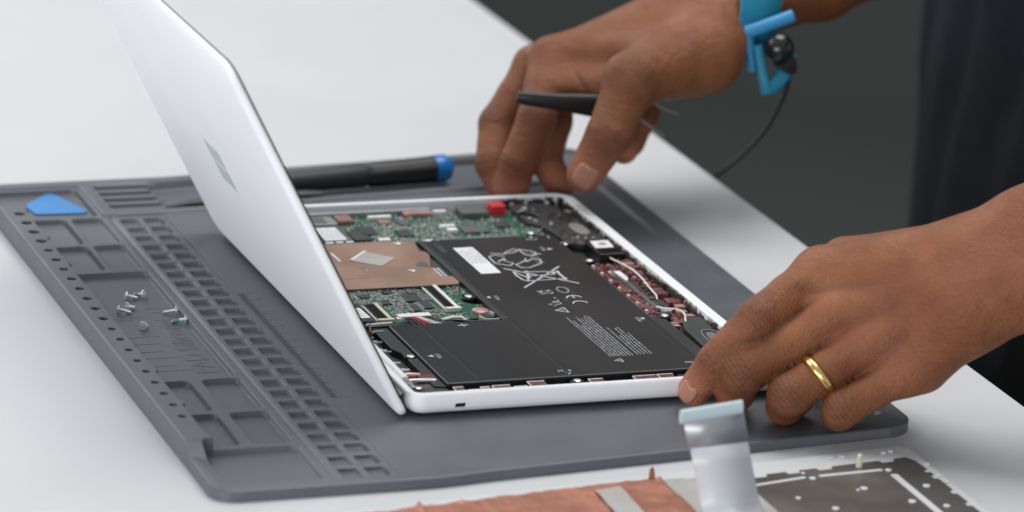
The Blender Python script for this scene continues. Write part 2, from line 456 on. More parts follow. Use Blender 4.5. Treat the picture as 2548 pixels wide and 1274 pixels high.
# ------------------------------------------------------------------ the laptop
lp = thing("laptop", (95, 140, 0), "opened white laptop with its keyboard deck off, battery and green boards bare", "laptop")
BX0, BX1, BY0, BY1 = 5.0, 189.2, 0.0, 284.0
def ring(ins, z, r=(9, 11, 11, 9), ins4=None):
    a = ins4 if ins4 else (ins,) * 4             # left, near, right, far
    rs = [max(0.8, q - max(a)) for q in r]
    return [(x, y, z) for x, y in rr(BX0 + a[0], BY0 + a[1], BX1 - a[2], BY1 - a[3], rs, 10)]
mb = MB()
rings = [ring(9, 1.3), ring(6, 1.4), ring(4, 1.9), ring(2.2, 3.0), ring(1.0, 4.6), ring(.35, 6.6), ring(.05, 8.6), ring(0, 10.6), ring(.15, 11.5), ring(.6, 12.0)]
inn = (4.0, 3.2, 5.6, 3.0)
rings += [ring(0, 12.0, ins4=(3.4, 2.6, 5.0, 2.4)), ring(0, 11.5, ins4=(4, 3.2, 5.6, 3.0)), ring(0, 4.0, ins4=(4.1, 3.3, 5.7, 3.1))]
mb.loft(rings, True, True)
shell = mb.build("base_shell", M['shell'], lp, smooth=38)
cutter = MB(); cutter.box(26.9, -2, 4.6, 32.2, 1.6, 6.9)
co = cutter.build("slot_cutter", M['black'], lp, bevel=0.5)
bm_ = shell.modifiers.new("slot", 'BOOLEAN'); bm_.object = co; bm_.solver = 'EXACT'
dg = bpy.context.evaluated_depsgraph_get()
newme = bpy.data.meshes.new_from_object(shell.evaluated_get(dg))
shell.modifiers.clear(); shell.data = newme
bpy.data.objects.remove(co)
mb = MB(); mb.box(27.2, 1.2, 4.8, 31.9, 1.55, 6.7); mb.build("lock_slot", M['blackgloss'], shell)
mb = MB(); mb.prism(rr(BX0 + 4.4, 3.6, BX1 - 6.0, BY1 - 3.5, 5, 6), 4.1, 4.6); mb.build("tub_floor", M['tub'], lp)
for x, y in ((20, 14), (172, 14), (20, 270), (172, 270)):
    mb = MB(); mb.lathe([(0, 5.5), (1.2, 5.5), (1.5, 5.0)], (x, y, 0), (0, 0, 1), 20); mb.build("rubber_foot", M['rubber'], lp, smooth=40)

# lid
LO = np.array([1.426, 0.0, 0.773]); LE = np.array([-0.47574, 0, 0.87958]); LN = np.array([0.87958, 0, 0.47574])
def LP(y, h, t): return tuple(LO + np.array([0, y, 0]) + LE * h + LN * t)
def lring(y0, h0, y1, h1, t, r): return [LP(y, h, t) for y, h in rr(y0, h0, y1, h1, r, 9)]
mb = MB()
LR = (5, 12, 10, 8)          # near-bottom, far-bottom, far-top, near-top
def lr(b, top, t, k=0): return lring(b, b, 284 - b, 187 - top, t, [max(1.0, q - k) for q in LR])
mb.loft([lr(5.0, 20.5, 0.0, 4), lr(3.0, 17.5, 0.0, 2.5), lr(1.6, 8, 0.5, 1.4), lr(.7, 2.6, 1.05, .7), lr(.15, .5, 1.7, .1), lr(0, 0, 2.3), lr(0, 0, 3.5), lr(.3, .3, 3.9, .2)])
lid = mb.build("lid", M['shell'], lp, smooth=50)
mb = MB()
mb.loft([[LP(y, h, t) for y, h in rr(0.15, 6, 283.85, 186.85, [4, 4, 10, 8], 8)] for t in (3.7, 4.6)])
mb.build("screen_bezel", M['blackgloss'], lid, smooth=50)
mb = MB()
mb.loft([[LP(y, h, t) for y, h in rr(11, 20, 273, 175, 1, 3)] for t in (4.58, 4.66)])
mb.build("screen_panel", M['blackgloss'], lid)
for (a, b) in ((143.9, 155.4), (156.4, 167.9)):
    for (c, d) in ((72.0, 83.0), (84.0, 95.0)):
        mb = MB(); mb.loft([[LP(y, h, t) for y, h in ((a, c), (b, c), (b, d), (a, d))] for t in (0.05, -0.10)])
        em = mb.build("emblem_square", M['emblem'], lid)
for h in (71.55, 83.5):  # bright strips paint the highlight along the squares' lower edges
    mb = MB(); mb.loft([[LP(y, hh, t) for y, hh in ((143.9, h - 0.45), (167.9, h - 0.45), (167.9, h + 0.4), (143.9, h + 0.4))] for t in (0.05, -0.14)])
    mb.build("emblem_edge", M['emblem_edge'], lid)
# hinge bar and hinge brackets
mb = MB(); mb.tube([(11.2, 24, 10.2), (11.2, 104, 10.2)], 2.1, 14); mb.build("hinge_bar", M['shell'], lp, smooth=60)
for y0, y1 in ((6, 24), (246, 268)):
    mb = MB(); mb.lathe([(0, 2.9), (y1 - y0, 2.9)], (5.2, y0 + 2, 7.4), (0, 1, 0), 20)
    mb.box(5.2, y0 + 2.5, 4.6, 14, y1 - 1, 6.2)
    mb.build("hinge", M['darksteel'], lp, smooth=40)

# battery
BP = [(30, 20.5), (158.8, 20.5), (158.8, 225.6), (87.2, 225.6), (87.2, 103), (30, 103)]
mb = MB(); mb.prism(BP, 4.7, 9.0)
bat = mb.build("battery", M['batt'], lp, bevel=0.9, segs=3)
bat.modifiers.new("wn", 'WEIGHTED_NORMAL')
ZB = 9.0
def seam(pts, w=0.9):
    b = MB()
    for (a, c) in zip(pts[:-1], pts[1:]):
        d = Vector(c) - Vector(a); q = Vector((-d.y, d.x)).normalized()
        prof = [(-w * 1.6, 0.0), (-w * .6, 0.13), (w * .6, 0.13), (w * 1.6, 0.0)]
        vs = [tuple(Vector(p) + q * o) + (ZB - 0.02 + z,) for p in (a, c) for o, z in prof]
        b.add(vs, [(i, i + 1, 5 + i, 4 + i) for i in range(3)])
    return b
for pts in (((47, 22), (45, 101)), ((89.8, 24), (89.8, 224)), ((155.6, 24), (155.6, 100))):
    seam(pts).build("cell_seam", M['batt'], bat, smooth=80)
# label sticker (the square code on it is left out)
mb = MB(); mb.prism([(100.6, 170.0), (110.9, 170.0), (110.9, 211.4), (100.6, 211.4)], ZB, ZB + 0.12)
st = mb.build("label_sticker", M['sticker'], bat)
mb = MB()
rnd = random.Random(5)
for k in range(5):
    x = 102.2 + k * 1.7
    y = 186
    while y < 209:
        w = rnd.uniform(1.2, 4.5)
        if y + w < 210: mb.box(x, y, ZB + 0.12, x + 0.55, y + w, ZB + 0.15)
        y += w + rnd.uniform(.5, 1.2)
mb.build("small_print", M["greyprint"], st)["kind"] = "stuff"
# printed symbols
mb = MB()
def mark(name):
    global mb
    mb.build(name, M['print'], bat); mb = MB()
def stk(pts, w=0.7, closed=False): mb.stroke(pts, w, ZB, ZB + 0.06, closed)
# ring of four folded arrows (recycling mark)
stk([(116.6, 200.8), (122.6, 198.4), (125.2, 201.6), (130.2, 205.2), (132.2, 203.4), (128.8, 200.2), (122.6, 198.4)])
stk([(133.0, 204.4), (137.6, 201.2), (139.6, 197.6), (136.0, 193.6), (133.0, 195.2), (132.6, 199.6), (133.0, 204.4)])
stk([(136.6, 194.6), (141.2, 196.0)])
stk([(113.8, 195.6), (117.6, 197.8), (121.4, 194.6)]); stk([(113.6, 194.6), (113.2, 184.8), (119.2, 180.0), (122.4, 183.8), (119.6, 186.4), (120.2, 191.8)])
stk([(115.2, 186.6), (119.2, 190.6), (119.6, 186.4)])
stk([(130.6, 189.8), (129.6, 184.8), (134.4, 189.0), (137.4, 187.4), (136.4, 181.6), (127.6, 175.6), (123.8, 176.2), (122.6, 181.2), (126.2, 183.8), (129.4, 186.6)])
mark('recycling_mark')
# crossed-out bin
stk([(114.6, 176.2), (142.9, 148.4)], 1.0); stk([(142.7, 174.8), (114.3, 146.4)], 1.0)
stk([(117.4, 170.6), (116.8, 165.2), (117.6, 158.0), (119.6, 155.4), (121.2, 160.6), (117.4, 170.6)], 0.9)
stk([(124.2, 170.4), (121.8, 160.4)], 1.6); stk([(121.6, 169.6), (138.8, 167.8)]); stk([(119.8, 155.8), (137.6, 156.4)]); stk([(122.4, 163.0), (136.4, 163.6)])
stk([(135.6, 167.8), (139.4, 168.0), (138.8, 163.6), (139.0, 156.8)], 1.2)
for c in ((136.6, 166.0), (138.9, 156.2)):
    mb.prism([(c[0] + 1.3 * math.cos(a * math.pi / 5), c[1] + 1.3 * math.sin(a * math.pi / 5)) for a in range(10)], ZB, ZB + 0.07)
mark('crossed_bin_mark')
# warning triangles
for c, s_ in (((119.2, 110.6), 4.4), ((119.4, 37.0), 2.9)):
    tri = [(c[0] - s_ * .62, c[1]), (c[0] + s_ * .62, c[1] + s_ * .8), (c[0] + s_ * .62, c[1] - s_ * .8)]
    stk(tri, 0.55 if s_ > 4 else 0.35, True)
    stk([(c[0] - 0.2, c[1]), (c[0] + 1.4, c[1])], 0.6 if s_ > 4 else 0.35)
    mark('warning_mark')
# circle mark
stk([(131.4 + 2.6 * math.cos(a * math.pi / 10), 140.0 + 4.4 * math.sin(a * math.pi / 10)) for a in range(20)], 0.4, True)
mark('circle_mark')
# two interlocked approval letters drawn as arcs
def arc(cx, cy, r, a0, a1, n=12): return [(cx + r * math.cos(math.radians(a0 + (a1 - a0) * k / n)), cy + r * math.sin(math.radians(a0 + (a1 - a0) * k / n))) for k in range(n + 1)]
stk(arc(132.6, 118.8, 3.6, 10, 170), 0.8)
stk(arc(132.6, 127.2, 3.6, 10, 170), 0.8); stk([(132.6, 130.6), (132.6, 127.4)], 0.8)
mark('conformity_mark')
for s_, x_, y_, sz in (("UK", 121.2, 134.8, 4.6), ("CA", 125.2, 134.8, 4.6), ("UL", 123.4, 118.8, 5.6), ("c", 119.6, 116.6, 3.4), ("us", 123.6, 127.4, 2.6), ("R", 118.6, 119.0, 3.0)):
    text_mesh(mb, s_, sz, (x_, y_, ZB), (0, 1, 0), (-1, 0, 0), 0.06); mark('approval_letters')
for x_, y_, dx, sz, tri in ((86.0, 26.6, 1, 3.3, [(88.6, 25.4), (91.4, 25.4), (90.0, 22.6)]), (149.2, 27.6, 1, 3.3, [(152.6, 24.6), (155.0, 24.6), (153.8, 22.4)]), (152.4, 88.4, 0, 3.0, [(153.2, 91.0), (153.2, 93.8), (156.4, 92.4)]),
                        (39.8, 54.2, 0, 3.0, [(36.4, 56.4), (36.4, 59.4), (33.6, 57.9)]), (96.4, 130.6, 0, 3.0, [(92.4, 133.4), (92.4, 136.4), (89.6, 134.9)]), (146.2, 200.2, 0, 3.0, [(147.4, 201.0), (147.4, 204.0), (150.4, 202.5)]), (142.0, 218.0, 1, 3.0, [(145, 222.4), (147.4, 222.4), (146.2, 224.4)])):
    text_mesh(mb, "M2.0", sz, (x_, y_, ZB), (1, 0, 0) if dx else (0, 1, 0), (0, 1, 0) if dx else (-1, 0, 0), 0.06); mark('screw_size_text')
    mb.prism(tri, ZB, ZB + 0.06); mark('screw_arrow')
stk([(63.0, 97.6), (67.4, 97.6)], 0.8); stk([(65.2, 96.0), (65.2, 99.2)], 0.8); mark('plus_mark')
# blocks of small print: rows of word-length dashes
mb = MB(); rnd = random.Random(11)
def rows(x0, dx, n, y0, ymax, w, gap=(.25, .6), wl=(.5, 3.0)):
    for k in range(n):
        x = x0 + k * dx; y = y0; end = ymax - rnd.uniform(0, 14) * (1 if k % 3 else 0.2)
        while y < end:
            L = rnd.uniform(*wl)
            q = y
            while q < min(y + L, end):        # letters
                c = rnd.uniform(.12, .3); mb.box(x + rnd.uniform(0, .3), q, ZB, x + w - rnd.uniform(0, .35), q + c, ZB + 0.05); q += c + rnd.uniform(.16, .34)
            y += L + rnd.uniform(*gap)
rows(117.6, 1.55, 8, 42.8, 101, 0.85)
rows(131.2, 1.75, 5, 43.6, 84, 0.85)
mb.build("small_print", M['print'], bat)["kind"] = "stuff"
mb = MB(); rnd = random.Random(3)
rows(134.2, 1.5, 3, 182, 203, 1.0); rows(93.4, 1.5, 2, 206, 221, 0.9); rows(127.0, 1.3, 3, 121, 129, 0.7)
rows(134.6, 1.3, 1, 134, 146, 0.5)
mb.build("small_print", M["greyprint"], bat)["kind"] = "stuff"
# left wing of the battery frame
mb = MB(); mb.prism([(24.5, 22), (29.6, 20.5), (29.6, 103), (22.0, 103), (22.0, 74), (24.5, 68)], 4.7, 7.8); mb.build("battery_frame", M['black'], bat, bevel=0.3)
mb = MB(); mb.prism([(159.2, 22), (166.2, 26), (166.2, 92), (159.2, 100)], 4.7, 7.9); mb.build("battery_frame", M['black'], bat, bevel=0.5)
mb = MB(); mb.prism([(87.5, 103.5), (90.2, 103.5), (90.2, 224), (87.5, 224)], 8.6, 9.35); mb.build("battery_frame", M['black'], bat, bevel=0.3)
mb = MB(); mb.box(99, 226.0, 7.2, 138, 227.4, 8.9); mb.build("edge_tape", M['tinned'], bat)

# circuit boards
lower = MB(); lower.prism([(18, 110.5), (71, 110.5), (74, 114), (90.5, 114), (90.5, 132)] + arc(86.5, 140, 6.2, -62, -298, 14) + [(90.0, 149), (86.8, 166), (18, 166)], 5.2, 6.2)
lower = lower.build("lower_circuit_board", M['pcb'], lp)
upper = MB(); upper.prism([(14, 231.5), (92, 231.5), (92, 227.6), (158, 227.6), (158, 240), (153, 246), (153, 262), (158, 268), (158, 276.5), (14, 276.5)], 5.2, 6.2)
upper = upper.build("upper_circuit_board", M['pcb'], lp)
def scatter(seed, board, z, regions, n, avoid, kinds):
    r = random.Random(seed); occ = list(avoid)
    bins = {k: MB() for k in kinds}
    names = list(kinds)
    for _ in range(n):
        x0, y0, x1, y1 = r.choice(regions)
        x = r.uniform(x0, x1); y = r.uniform(y0, y1)
        k = r.choices(names, [kinds[q][1] for q in names])[0]
        L, W, H = (r.uniform(*q) for q in kinds[k][2])
        if r.random() < .5: L, W = W, L
        bx = (x - L / 2 - .12, y - W / 2 - .12, x + L / 2 + .12, y + W / 2 + .12)
        if any(bx[0] < o[2] and bx[2] > o[0] and bx[1] < o[3] and bx[3] > o[1] for o in occ): continue
        occ.append(bx)
        bins[k].box(bx[0] + .1, bx[1] + .1, z, bx[2] - .1, bx[3] - .1, z + H)
        if k == 'tan_capacitors' or k == 'dark_resistors':        # tinned ends
            b2 = bins['solder_ends']
            if L > W:
                b2.box(bx[0] - .02, bx[1] + .08, z, bx[0] + .32, bx[3] - .08, z + H + .02); b2.box(bx[2] - .32, bx[1] + .08, z, bx[2] + .02, bx[3] - .08, z + H + .02)
            else:
                b2.box(bx[0] + .08, bx[1] - .02, z, bx[2] - .08, bx[1] + .32, z + H + .02); b2.box(bx[0] + .08, bx[3] - .32, z, bx[2] - .08, bx[3] + .02, z + H + .02)
    for k in names:
        if bins[k].v:
            o = bins[k].build(k, M[kinds[k][0]], board); o['kind'] = 'stuff'
KL = {'solder_ends': ('solder', 6, ((.35, .8), (.3, .55), (.25, .5))), 'dark_resistors': ('chip', 5, ((.9, 1.7), (.5, .9), (.35, .5))),
      'tan_capacitors': ('tan', 5, ((.9, 1.6), (.5, .9), (.5, .8))), 'white_marks': ('print', 2.2, ((.5, 1.6), (.15, .25), (.03, .04))), 'test_pads': ('solder', 4, ((.5, .8), (.5, .8), (.03, .05)))}
# large pieces on the lower board
def chip(board, x0, y0, x1, y1, z, h, m='chip', name="chip", legs=0):
    b = MB(); b.box(x0, y0, z, x1, y1, z + h); o = b.build(name, M[m], board, bevel=0.15, segs=1)
    if legs:
        q = MB(); k = 0; y = y0 + .4
        while y < y1 - .3:
            q.box(x0 - .7, y, z, x0 + .05, y + .28, z + h * .5); q.box(x1 - .05, y, z, x1 + .7, y + .28, z + h * .5); y += .65
        q = q.build("chip_legs", M['solder'], board); q['kind'] = 'stuff'
    return o
av = []
def C(board, *a, **k):
    av.append((a[0] - .8, a[1] - .5, a[2] + .8, a[3] + .5)); return chip(board, *a, **k)
C(lower, 52.6, 141.5, 61.0, 151.5, 6.2, 1.0, legs=1)
C(lower, 58.0, 130.5, 63.2, 141.0, 6.2, 0.9, legs=1)
C(lower, 51.8, 127.6, 55.8, 137.0, 6.2, 0.9, legs=1)
C(lower, 40.0, 139.5, 44.6, 145.4, 6.2, 0.8, legs=1)
C(lower, 57.6, 153.4, 61.0, 159.5, 6.2, 0.9, 'chipgrey')
C(lower, 62.0, 143.0, 66.6, 152.0, 6.2, 0.5, 'chipgrey')
C(lower, 23.0, 128, 27.4, 133.5, 6.2, 0.9)
C(lower, 33.0, 150.5, 36.8, 155.0, 6.2, 0.8)
C(lower, 46.0, 155.0, 49.6, 159.0, 6.2, 0.8)
avoid = av + [(65.5, 122.5, 75, 162), (27.5, 111.5, 39.5, 140.5), (38.5, 110, 57, 121.2), (78.5, 131.5, 92, 148.5), (76, 113, 92, 130)]
scatter(21, lower, 6.2, [(19, 112, 88, 165), (24, 138, 52, 164), (24, 138, 52, 164), (40, 121, 66, 164)], 3800, avoid, KL)
# flat-cable sockets
def zif(board, x0, y0, x1, y1, z, m, side=1):
    """a long socket: pale body on its right and near side, dark slot"""
    b = MB(); b.box(x0, y0, z, x1, y1, z + 0.7); b.box(x1 - 1.9, y0 + 2.4, z + .68, x1, y1, z + 2.1); b.box(x0 + .4, y0, z + .68, x1 + .8, y0 + 2.2, z + 2.1)
    b.box(x0, y0 + 2.2, z + .68, x0 + .7, y1, z + 1.2)
    o = b.build("cable_socket", M[m], board, bevel=0.12, segs=1)
    q = MB(); q.box(x0 + 1.3, y0 + 2.3, z + .69, x1 - 2.0, y1 - .6, z + 1.7); q.build("socket_slot", M['blackgloss'], o)
    k = MB(); y = y0 + 3
    while y < y1 - 1: k.box(x0 + .72, y, z + .7, x0 + 1.25, y + .3, z + 1.05); y += .7
    k = k.build("socket_pins", M['solder'], o); k['kind'] = 'stuff'
    return o
zif(lower, 66.4, 124.6, 73.6, 160.0, 6.2, 'white')
zif(lower, 28.6, 113.4, 36.4, 138.4, 6.2, 'beige')
b = MB(); b.prism([(17.5, 114.5), (27.6, 114.5), (27.6, 140.5), (17.5, 140.5)], 7.2, 7.5); fc = b.build("flat_cable", M['black'], lower)
b = MB(); b.prism([(21.2, 119.6), (27.0, 119.6), (26.4, 134.2), (20.6, 134.2)], 7.5, 7.6); fs = b.build("cable_sticker", M['sticker'], fc)
b = MB(); rnd = random.Random(8)
for k in range(7):
    y = 121.5 + k * 1.6; x = 22
    while x < 25.6:
        w = rnd.uniform(.3, 1.0); b.box(x, y, 7.6, min(x + w, 25.8), y + .5, 7.63); x += w + .3
b.build("small_print", M["greyprint"], fs)["kind"] = "stuff"
# battery plug with coloured wires
b = MB(); b.box(39.4, 114.2, 6.2, 55.6, 118.6, 9.0)
for k in range(11): b.box(39.8 + k * 1.44, 118.55, 7.4, 40.6 + k * 1.44, 120.0, 8.6)
b.box(38.4, 113.2, 6.2, 40.6, 116.4, 8.4)
plug = b.build("battery_plug", M['white'], lower, bevel=0.12, segs=1)
for k in range(9):
    x = 42.6 + k * 1.38; m = 'blackgloss' if k in (0, 1, 6, 7) else ('red' if k in (2, 3) else ('blackgloss' if k == 8 else 'white'))
    dx = (k - 1) * 0.95
    b = MB(); b.tube([(x, 114.6, 8.0), (x + .3, 112.6, 8.6), (x + .8 + dx * .4, 110.4, 8.3), (x + 2.2 + dx, 108.2, 7.4), (x + 4.4 + dx * 1.6, 106.4, 6.6), (x + 8 + dx * 1.8, 104.8, 6.4)], 0.42, 8)
    b.build("wire", M[m], plug, smooth=60)
b = MB(); b.tube([(58.6, 110.2, 7.6), (61, 109.0, 8.6), (64.5, 109.8, 9.0), (68.8, 110.6, 8.4), (71.4, 108.6, 6.8), (73, 105.4, 6.0)], 0.75, 10); b.build("wire", M['white'], plug, smooth=60)
b = MB(); b.tube([(57.2, 111.6, 7.6), (60, 110.4, 7.7), (66, 107.8, 8.0), (74, 106.6, 7.2), (80, 108.4, 6.4)], 0.7, 10); b.build("wire", M['blackgloss'], plug, smooth=60)
b = MB(); b.prism([(77.5, 107), (90.6, 107), (90.6, 113.6), (77.5, 113.6)], 4.7, 5.4); b.build("board_bracket", M['darksteel'], lp)
b = MB(); b.stroke([(78.8, 112.4), (80.0, 107.4), (85.2, 107.2), (89.4, 107.2), (88.4, 113.2), (86.0, 118.2)], 0.5, 5.2, 8.0); b.build("wire_bracket", M['white'], lp)
b = MB(); b.lathe([(0, 4.4), (1.4, 4.0), (2.0, 2.4), (2.1, .1)], (82.6, 121.6, 6.2), (0, 0, 1), 18); b.build("sensor_can", M['pinkmetal'], lower, smooth=40)

# screws and dark bosses that hold the battery
def boss(x, y, z, r=3.4, m='blackgloss', rs=1.75, board=lp):
    if r:
        b = MB(); b.lathe([(0, r), (z - 4.6, r), (z - 4.3, r - .3)], (x, y, 4.6), (0, 0, 1), 20); b.build("screw_boss", M[m], board, smooth=40)
    b = MB(); b.lathe([(0, rs), (.45, rs), (.7, rs * .75), (.72, rs * .45), (.35, rs * .4), (.34, .05)], (x, y, z + .2), (0, 0, 1), 18)
    b.build("fixing_screw", M['steel'], board, smooth=35)
for q in ((83.8, 141.6, 7.4, 3.6), (91.4, 16.4, 7.6, 3.4), (26.8, 61.4, 7.8, 2.8), (167.4, 97.5, 7.6, 3.0), (162.8, 184.5, 7.6, 2.6), (150.2, 233.4, 7.2, 2.4), (160.4, 212.4, 7.6, 2.6)): boss(*q)
boss(16.4, 21.0, 7.2, 0); boss(30.6, 10.0, 7.0, 0, rs=1.1)

# copper shield over the middle board
b = MB(); b.prism([(20, 161), (84.8, 160.4), (87.0, 163.4), (86.9, 172.6), (81.0, 173.0), (80.8, 188.2), (86.6, 206), (86.6, 212), (83.4, 213), (86.8, 229.4), (66, 231), (20, 230)], 7.5, 7.85)
cs = b.build("copper_shield", M['copper'], lp)
b = MB(); b.prism([(45.4, 203.0), (57.0, 192.4), (68.2, 203.9), (56.6, 215.4)], 7.85, 8.15); tp = b.build("thermal_pad", M['thermal'], cs)
b = MB(); b.stroke([(45.2, 203.4), (56.2, 215.6)], 1.3, 8.15, 8.5); b.build("pad_liner", M['sticker'], tp)
b = MB(); b.prism([(74.6, 193.6), (74.9, 189.4), (80.6, 187.8), (80.8, 196.2), (78.6, 196.4)], 7.85, 7.95); b.build("copper_flap", M['chipgrey'], cs)
for x, y, r in ((76.8, 225.3, 1.5), (74.6, 225.9, .6), (69.8, 182.5, 1.3), (68.0, 183.3, .6), (47.2, 186.2, .6)):
    b = MB(); b.lathe([(0, r), (.5, r), (.75, r * .7), (.8, .05)], (x, y, 7.85), (0, 0, 1), 16); b.build("rivet", M['white'], cs, smooth=40)
b = MB(); b.stroke([(41, 180.6), (46.4, 180.4)], .25, 7.85, 7.95); b.stroke([(46.9, 186), (46.6, 193)], .25, 7.85, 7.95); b.stroke([(30, 176.4), (46, 176.8)], .25, 7.85, 7.95)
b.build("fold_line", M['copper2'], cs)
for x0, x1 in ((81.2, 82.3), (83.4, 84.4)):
    b = MB(); b.prism([(x0, 173.4), (x1, 173.4), (x1, 186.5), (x0, 187)], 7.0, 7.7); b.build("shield_spring", M['solder'], cs)
b = MB(); b.prism([(84.9, 173.2), (87.2, 173.2), (87.2, 205), (84.9, 198)], 6.2, 6.9); b.build("shield_rail", M['blackgloss'], cs)
b = MB(); b.box(26, 161.2, 6.2, 84, 161.9, 7.5); b.build("shield_wall", M['darksteel'], cs)
b = MB(); b.stroke([(39.0, 215.6), (39.3, 203)], 1.0, 7.85, 8.2); b.build("shield_spring", M['sticker'], cs)
b = MB(); b.box(20, 166.5, 4.8, 86, 229, 7.4); b.build("shield_frame", M['darksteel'], lp)

# pieces on the upper board
av = []
C(upper, 118.0, 240.5, 131.0, 252.0, 6.2, 1.2, 'chipgrey')
C(upper, 66.0, 245.5, 73.5, 258.5, 6.2, 1.0)
C(upper, 138.0, 248.0, 145.0, 256.0, 6.2, 1.0)
C(upper, 84.0, 240.0, 90.5, 250.0, 6.2, 1.0)
C(upper, 109.5, 242.0, 114.5, 246.0, 6.2, 2.2, 'white', name="white_plug")
C(upper, 107.4, 249.0, 115.6, 251.6, 6.2, 2.2, 'white', name="white_plug")
C(upper, 76.0, 269.0, 88.5, 271.8, 6.2, 2.2, 'white', name="white_plug")
C(upper, 112.0, 272.4, 119.0, 274.8, 6.2, 2.6, 'white', name="white_plug")
C(upper, 59.0, 264.5, 67.0, 275.0, 6.2, 2.4, 'copper', name="copper_can")
C(upper, 80.0, 262.0, 86.0, 268.0, 6.2, 1.0, 'tan', name="inductor")
C(upper, 125.0, 264.5, 139.0, 276.0, 6.2, 3.4, 'chipgrey', name="port_can")
C(upper, 96.0, 271.0, 111.0, 276.2, 6.2, 2.4, 'pinkmetal', name="port_can")
C(upper, 70.5, 234.5, 76.5, 238.2, 6.2, 1.2, 'white', name="white_plug")
C(upper, 92.5, 228.4, 96.0, 231.0, 6.2, 1.6, 'white', name="white_plug")
C(upper, 44.6, 263.5, 53.0, 274.0, 6.2, 2.0, 'chipgrey', name="port_can")
C(upper, 90.0, 259.0, 95.0, 266.0, 6.2, 1.0, 'chipgrey')
b = MB(); b.prism([(43.0, 237.4), (57.6, 237.4), (57.6, 262.0), (43.0, 262.0)], 6.4, 7.2); ssd = b.build("storage_card", M['chipgrey'], lp)
b = MB(); b.prism([(43.6, 238.6), (54.8, 238.6), (54.8, 258.8), (43.6, 258.8)], 7.2, 7.3); sl = b.build("card_sticker", M['sticker'], ssd)
b = MB(); rnd = random.Random(2)
for k in range(6):
    x = 44.6 + k * 1.7; y = 240.5
    while y < 256: w = rnd.uniform(1.5, 5); b.box(x, y, 7.3, x + .6, min(y + w, 257.4), 7.33); y += w + .8
b.build("small_print", M["greyprint"], sl)["kind"] = "stuff"
for k in range(3):
    b = MB(); b.box(42.0 + k * 5.2, 232.2, 6.4, 45.8 + k * 5.2, 234.2, 7.9); b.build("white_clip", M['white'], upper)
b = MB(); b.prism([(58.6, 237.0), (68.0, 237.0), (66.0, 252.0), (58.6, 252.0)], 6.5, 7.2); b.build("black_film", M['chip'], upper)
KU = dict(KL); KU['solder_ends'] = ('solder', 5, ((.6, 1.6), (.5, 1.2), (.4, 1.0)))
scatter(33, upper, 6.2, [(60, 232, 158, 276), (60, 232, 110, 262)], 2200, av + [(42, 231, 58.5, 262.5), (58, 236, 68.5, 252.5), (141, 262, 152, 277)], KU)
b = MB(); b.box(142.0, 268.0, 6.2, 149.4, 275.5, 11.4); b.build("red_plug", M['red'], upper, bevel=0.3)
b = MB(); b.prism(rr(20, 275.8, 112, 280.6, 1, 3), 6.4, 9.2); b.build("port_cover", M['tinned'], lp, bevel=0.4)
b = MB(); b.prism(rr(42, 262.5, 58, 275.6, 1, 3), 6.2, 8.0); b.build("port_cover", M['tinned'], lp, bevel=0.3)

# right-hand side: loudspeakers, bracket, wifi cable lane
b = MB(); b.prism([(153.5, 247), (159, 240), (160.5, 226), (161, 212), (168, 207.5), (181.4, 207.5), (182.4, 222), (181.0, 240), (183.2, 256), (178.2, 262), (179, 270), (174, 276.5), (169, 279.4), (166, 277.0), (162, 279.6), (157.4, 277.2), (153.5, 277.2)], 4.7, 9.0)
sp = b.build("loudspeaker", M['speaker'], lp, bevel=0.5)
def oval(cx, cy, rx, ry, p=2.6, n=36): return [(cx + rx * math.copysign(abs(math.cos(2 * math.pi * k / n)) ** (2 / p), math.cos(2 * math.pi * k / n)), cy + ry * math.copysign(abs(math.sin(2 * math.pi * k / n)) ** (2 / p), math.sin(2 * math.pi * k / n))) for k in range(n)]
b = MB(); b.prism(oval(175.3, 231.2, 3.9, 9.4), 9.0, 9.5); b.build("membrane", M['speakergrey'], sp, bevel=0.3)
for x, y, a_ in ((157.5, 258, 0.2),):
    b = MB(); b.tube([(x - 4, y + 3, 9.0), (x - 1.5, y + 1, 10.4), (x + 2, y - 1.4, 10.2), (x + 5, y - 4, 9.0)], 0.9, 8); b.build("black_cable", M['blackgloss'], sp, smooth=60)
b = MB(); b.prism([(167.0, 40), (184.0, 40), (184.0, 91.6), (174.5, 91.6), (171.2, 84), (168.6, 76)], 4.7, 8.8); sp2 = b.build("loudspeaker", M['speaker'], lp, bevel=0.5)
ring_o = oval(177.4, 57.6, 5.2, 13.6); ring_i = oval(177.4, 57.6, 4.5, 12.6)
b = MB(); n_ = len(ring_o)
b.loft([[(x, y, 8.8) for x, y in ring_o], [(x, y, 9.35) for x, y in ring_o], [(x, y, 9.35) for x, y in ring_i], [(x, y, 8.85) for x, y in ring_i]], False, False)
b.build("membrane_ring", M['spkring'], sp2, smooth=40)
b = MB(); b.prism(oval(177.4, 57.6, 3.1, 9.6), 8.8, 9.3); b.build("membrane", M['spkring'], sp2, bevel=0.3)
rnd = random.Random(77)
for nm, mm, n_ in (("bright_pieces", 'solder', 26), ("dark_pieces", 'darksteel', 40), ("plated_pieces", 'pinkmetal', 14)):
    q = MB()
    for _ in range(n_):
        x = rnd.uniform(152, 181); y = rnd.uniform(208, 278)
        if 170 < x < 180 and 219 < y < 243: continue
        q.box(x, y, 8.6, x + rnd.uniform(.4, 1.8), y + rnd.uniform(.4, 2.4), 9.0 + rnd.uniform(.2, 1.3), rnd.uniform(-.5, .5))
    o = q.build(nm, M[mm], sp); o['kind'] = 'stuff'
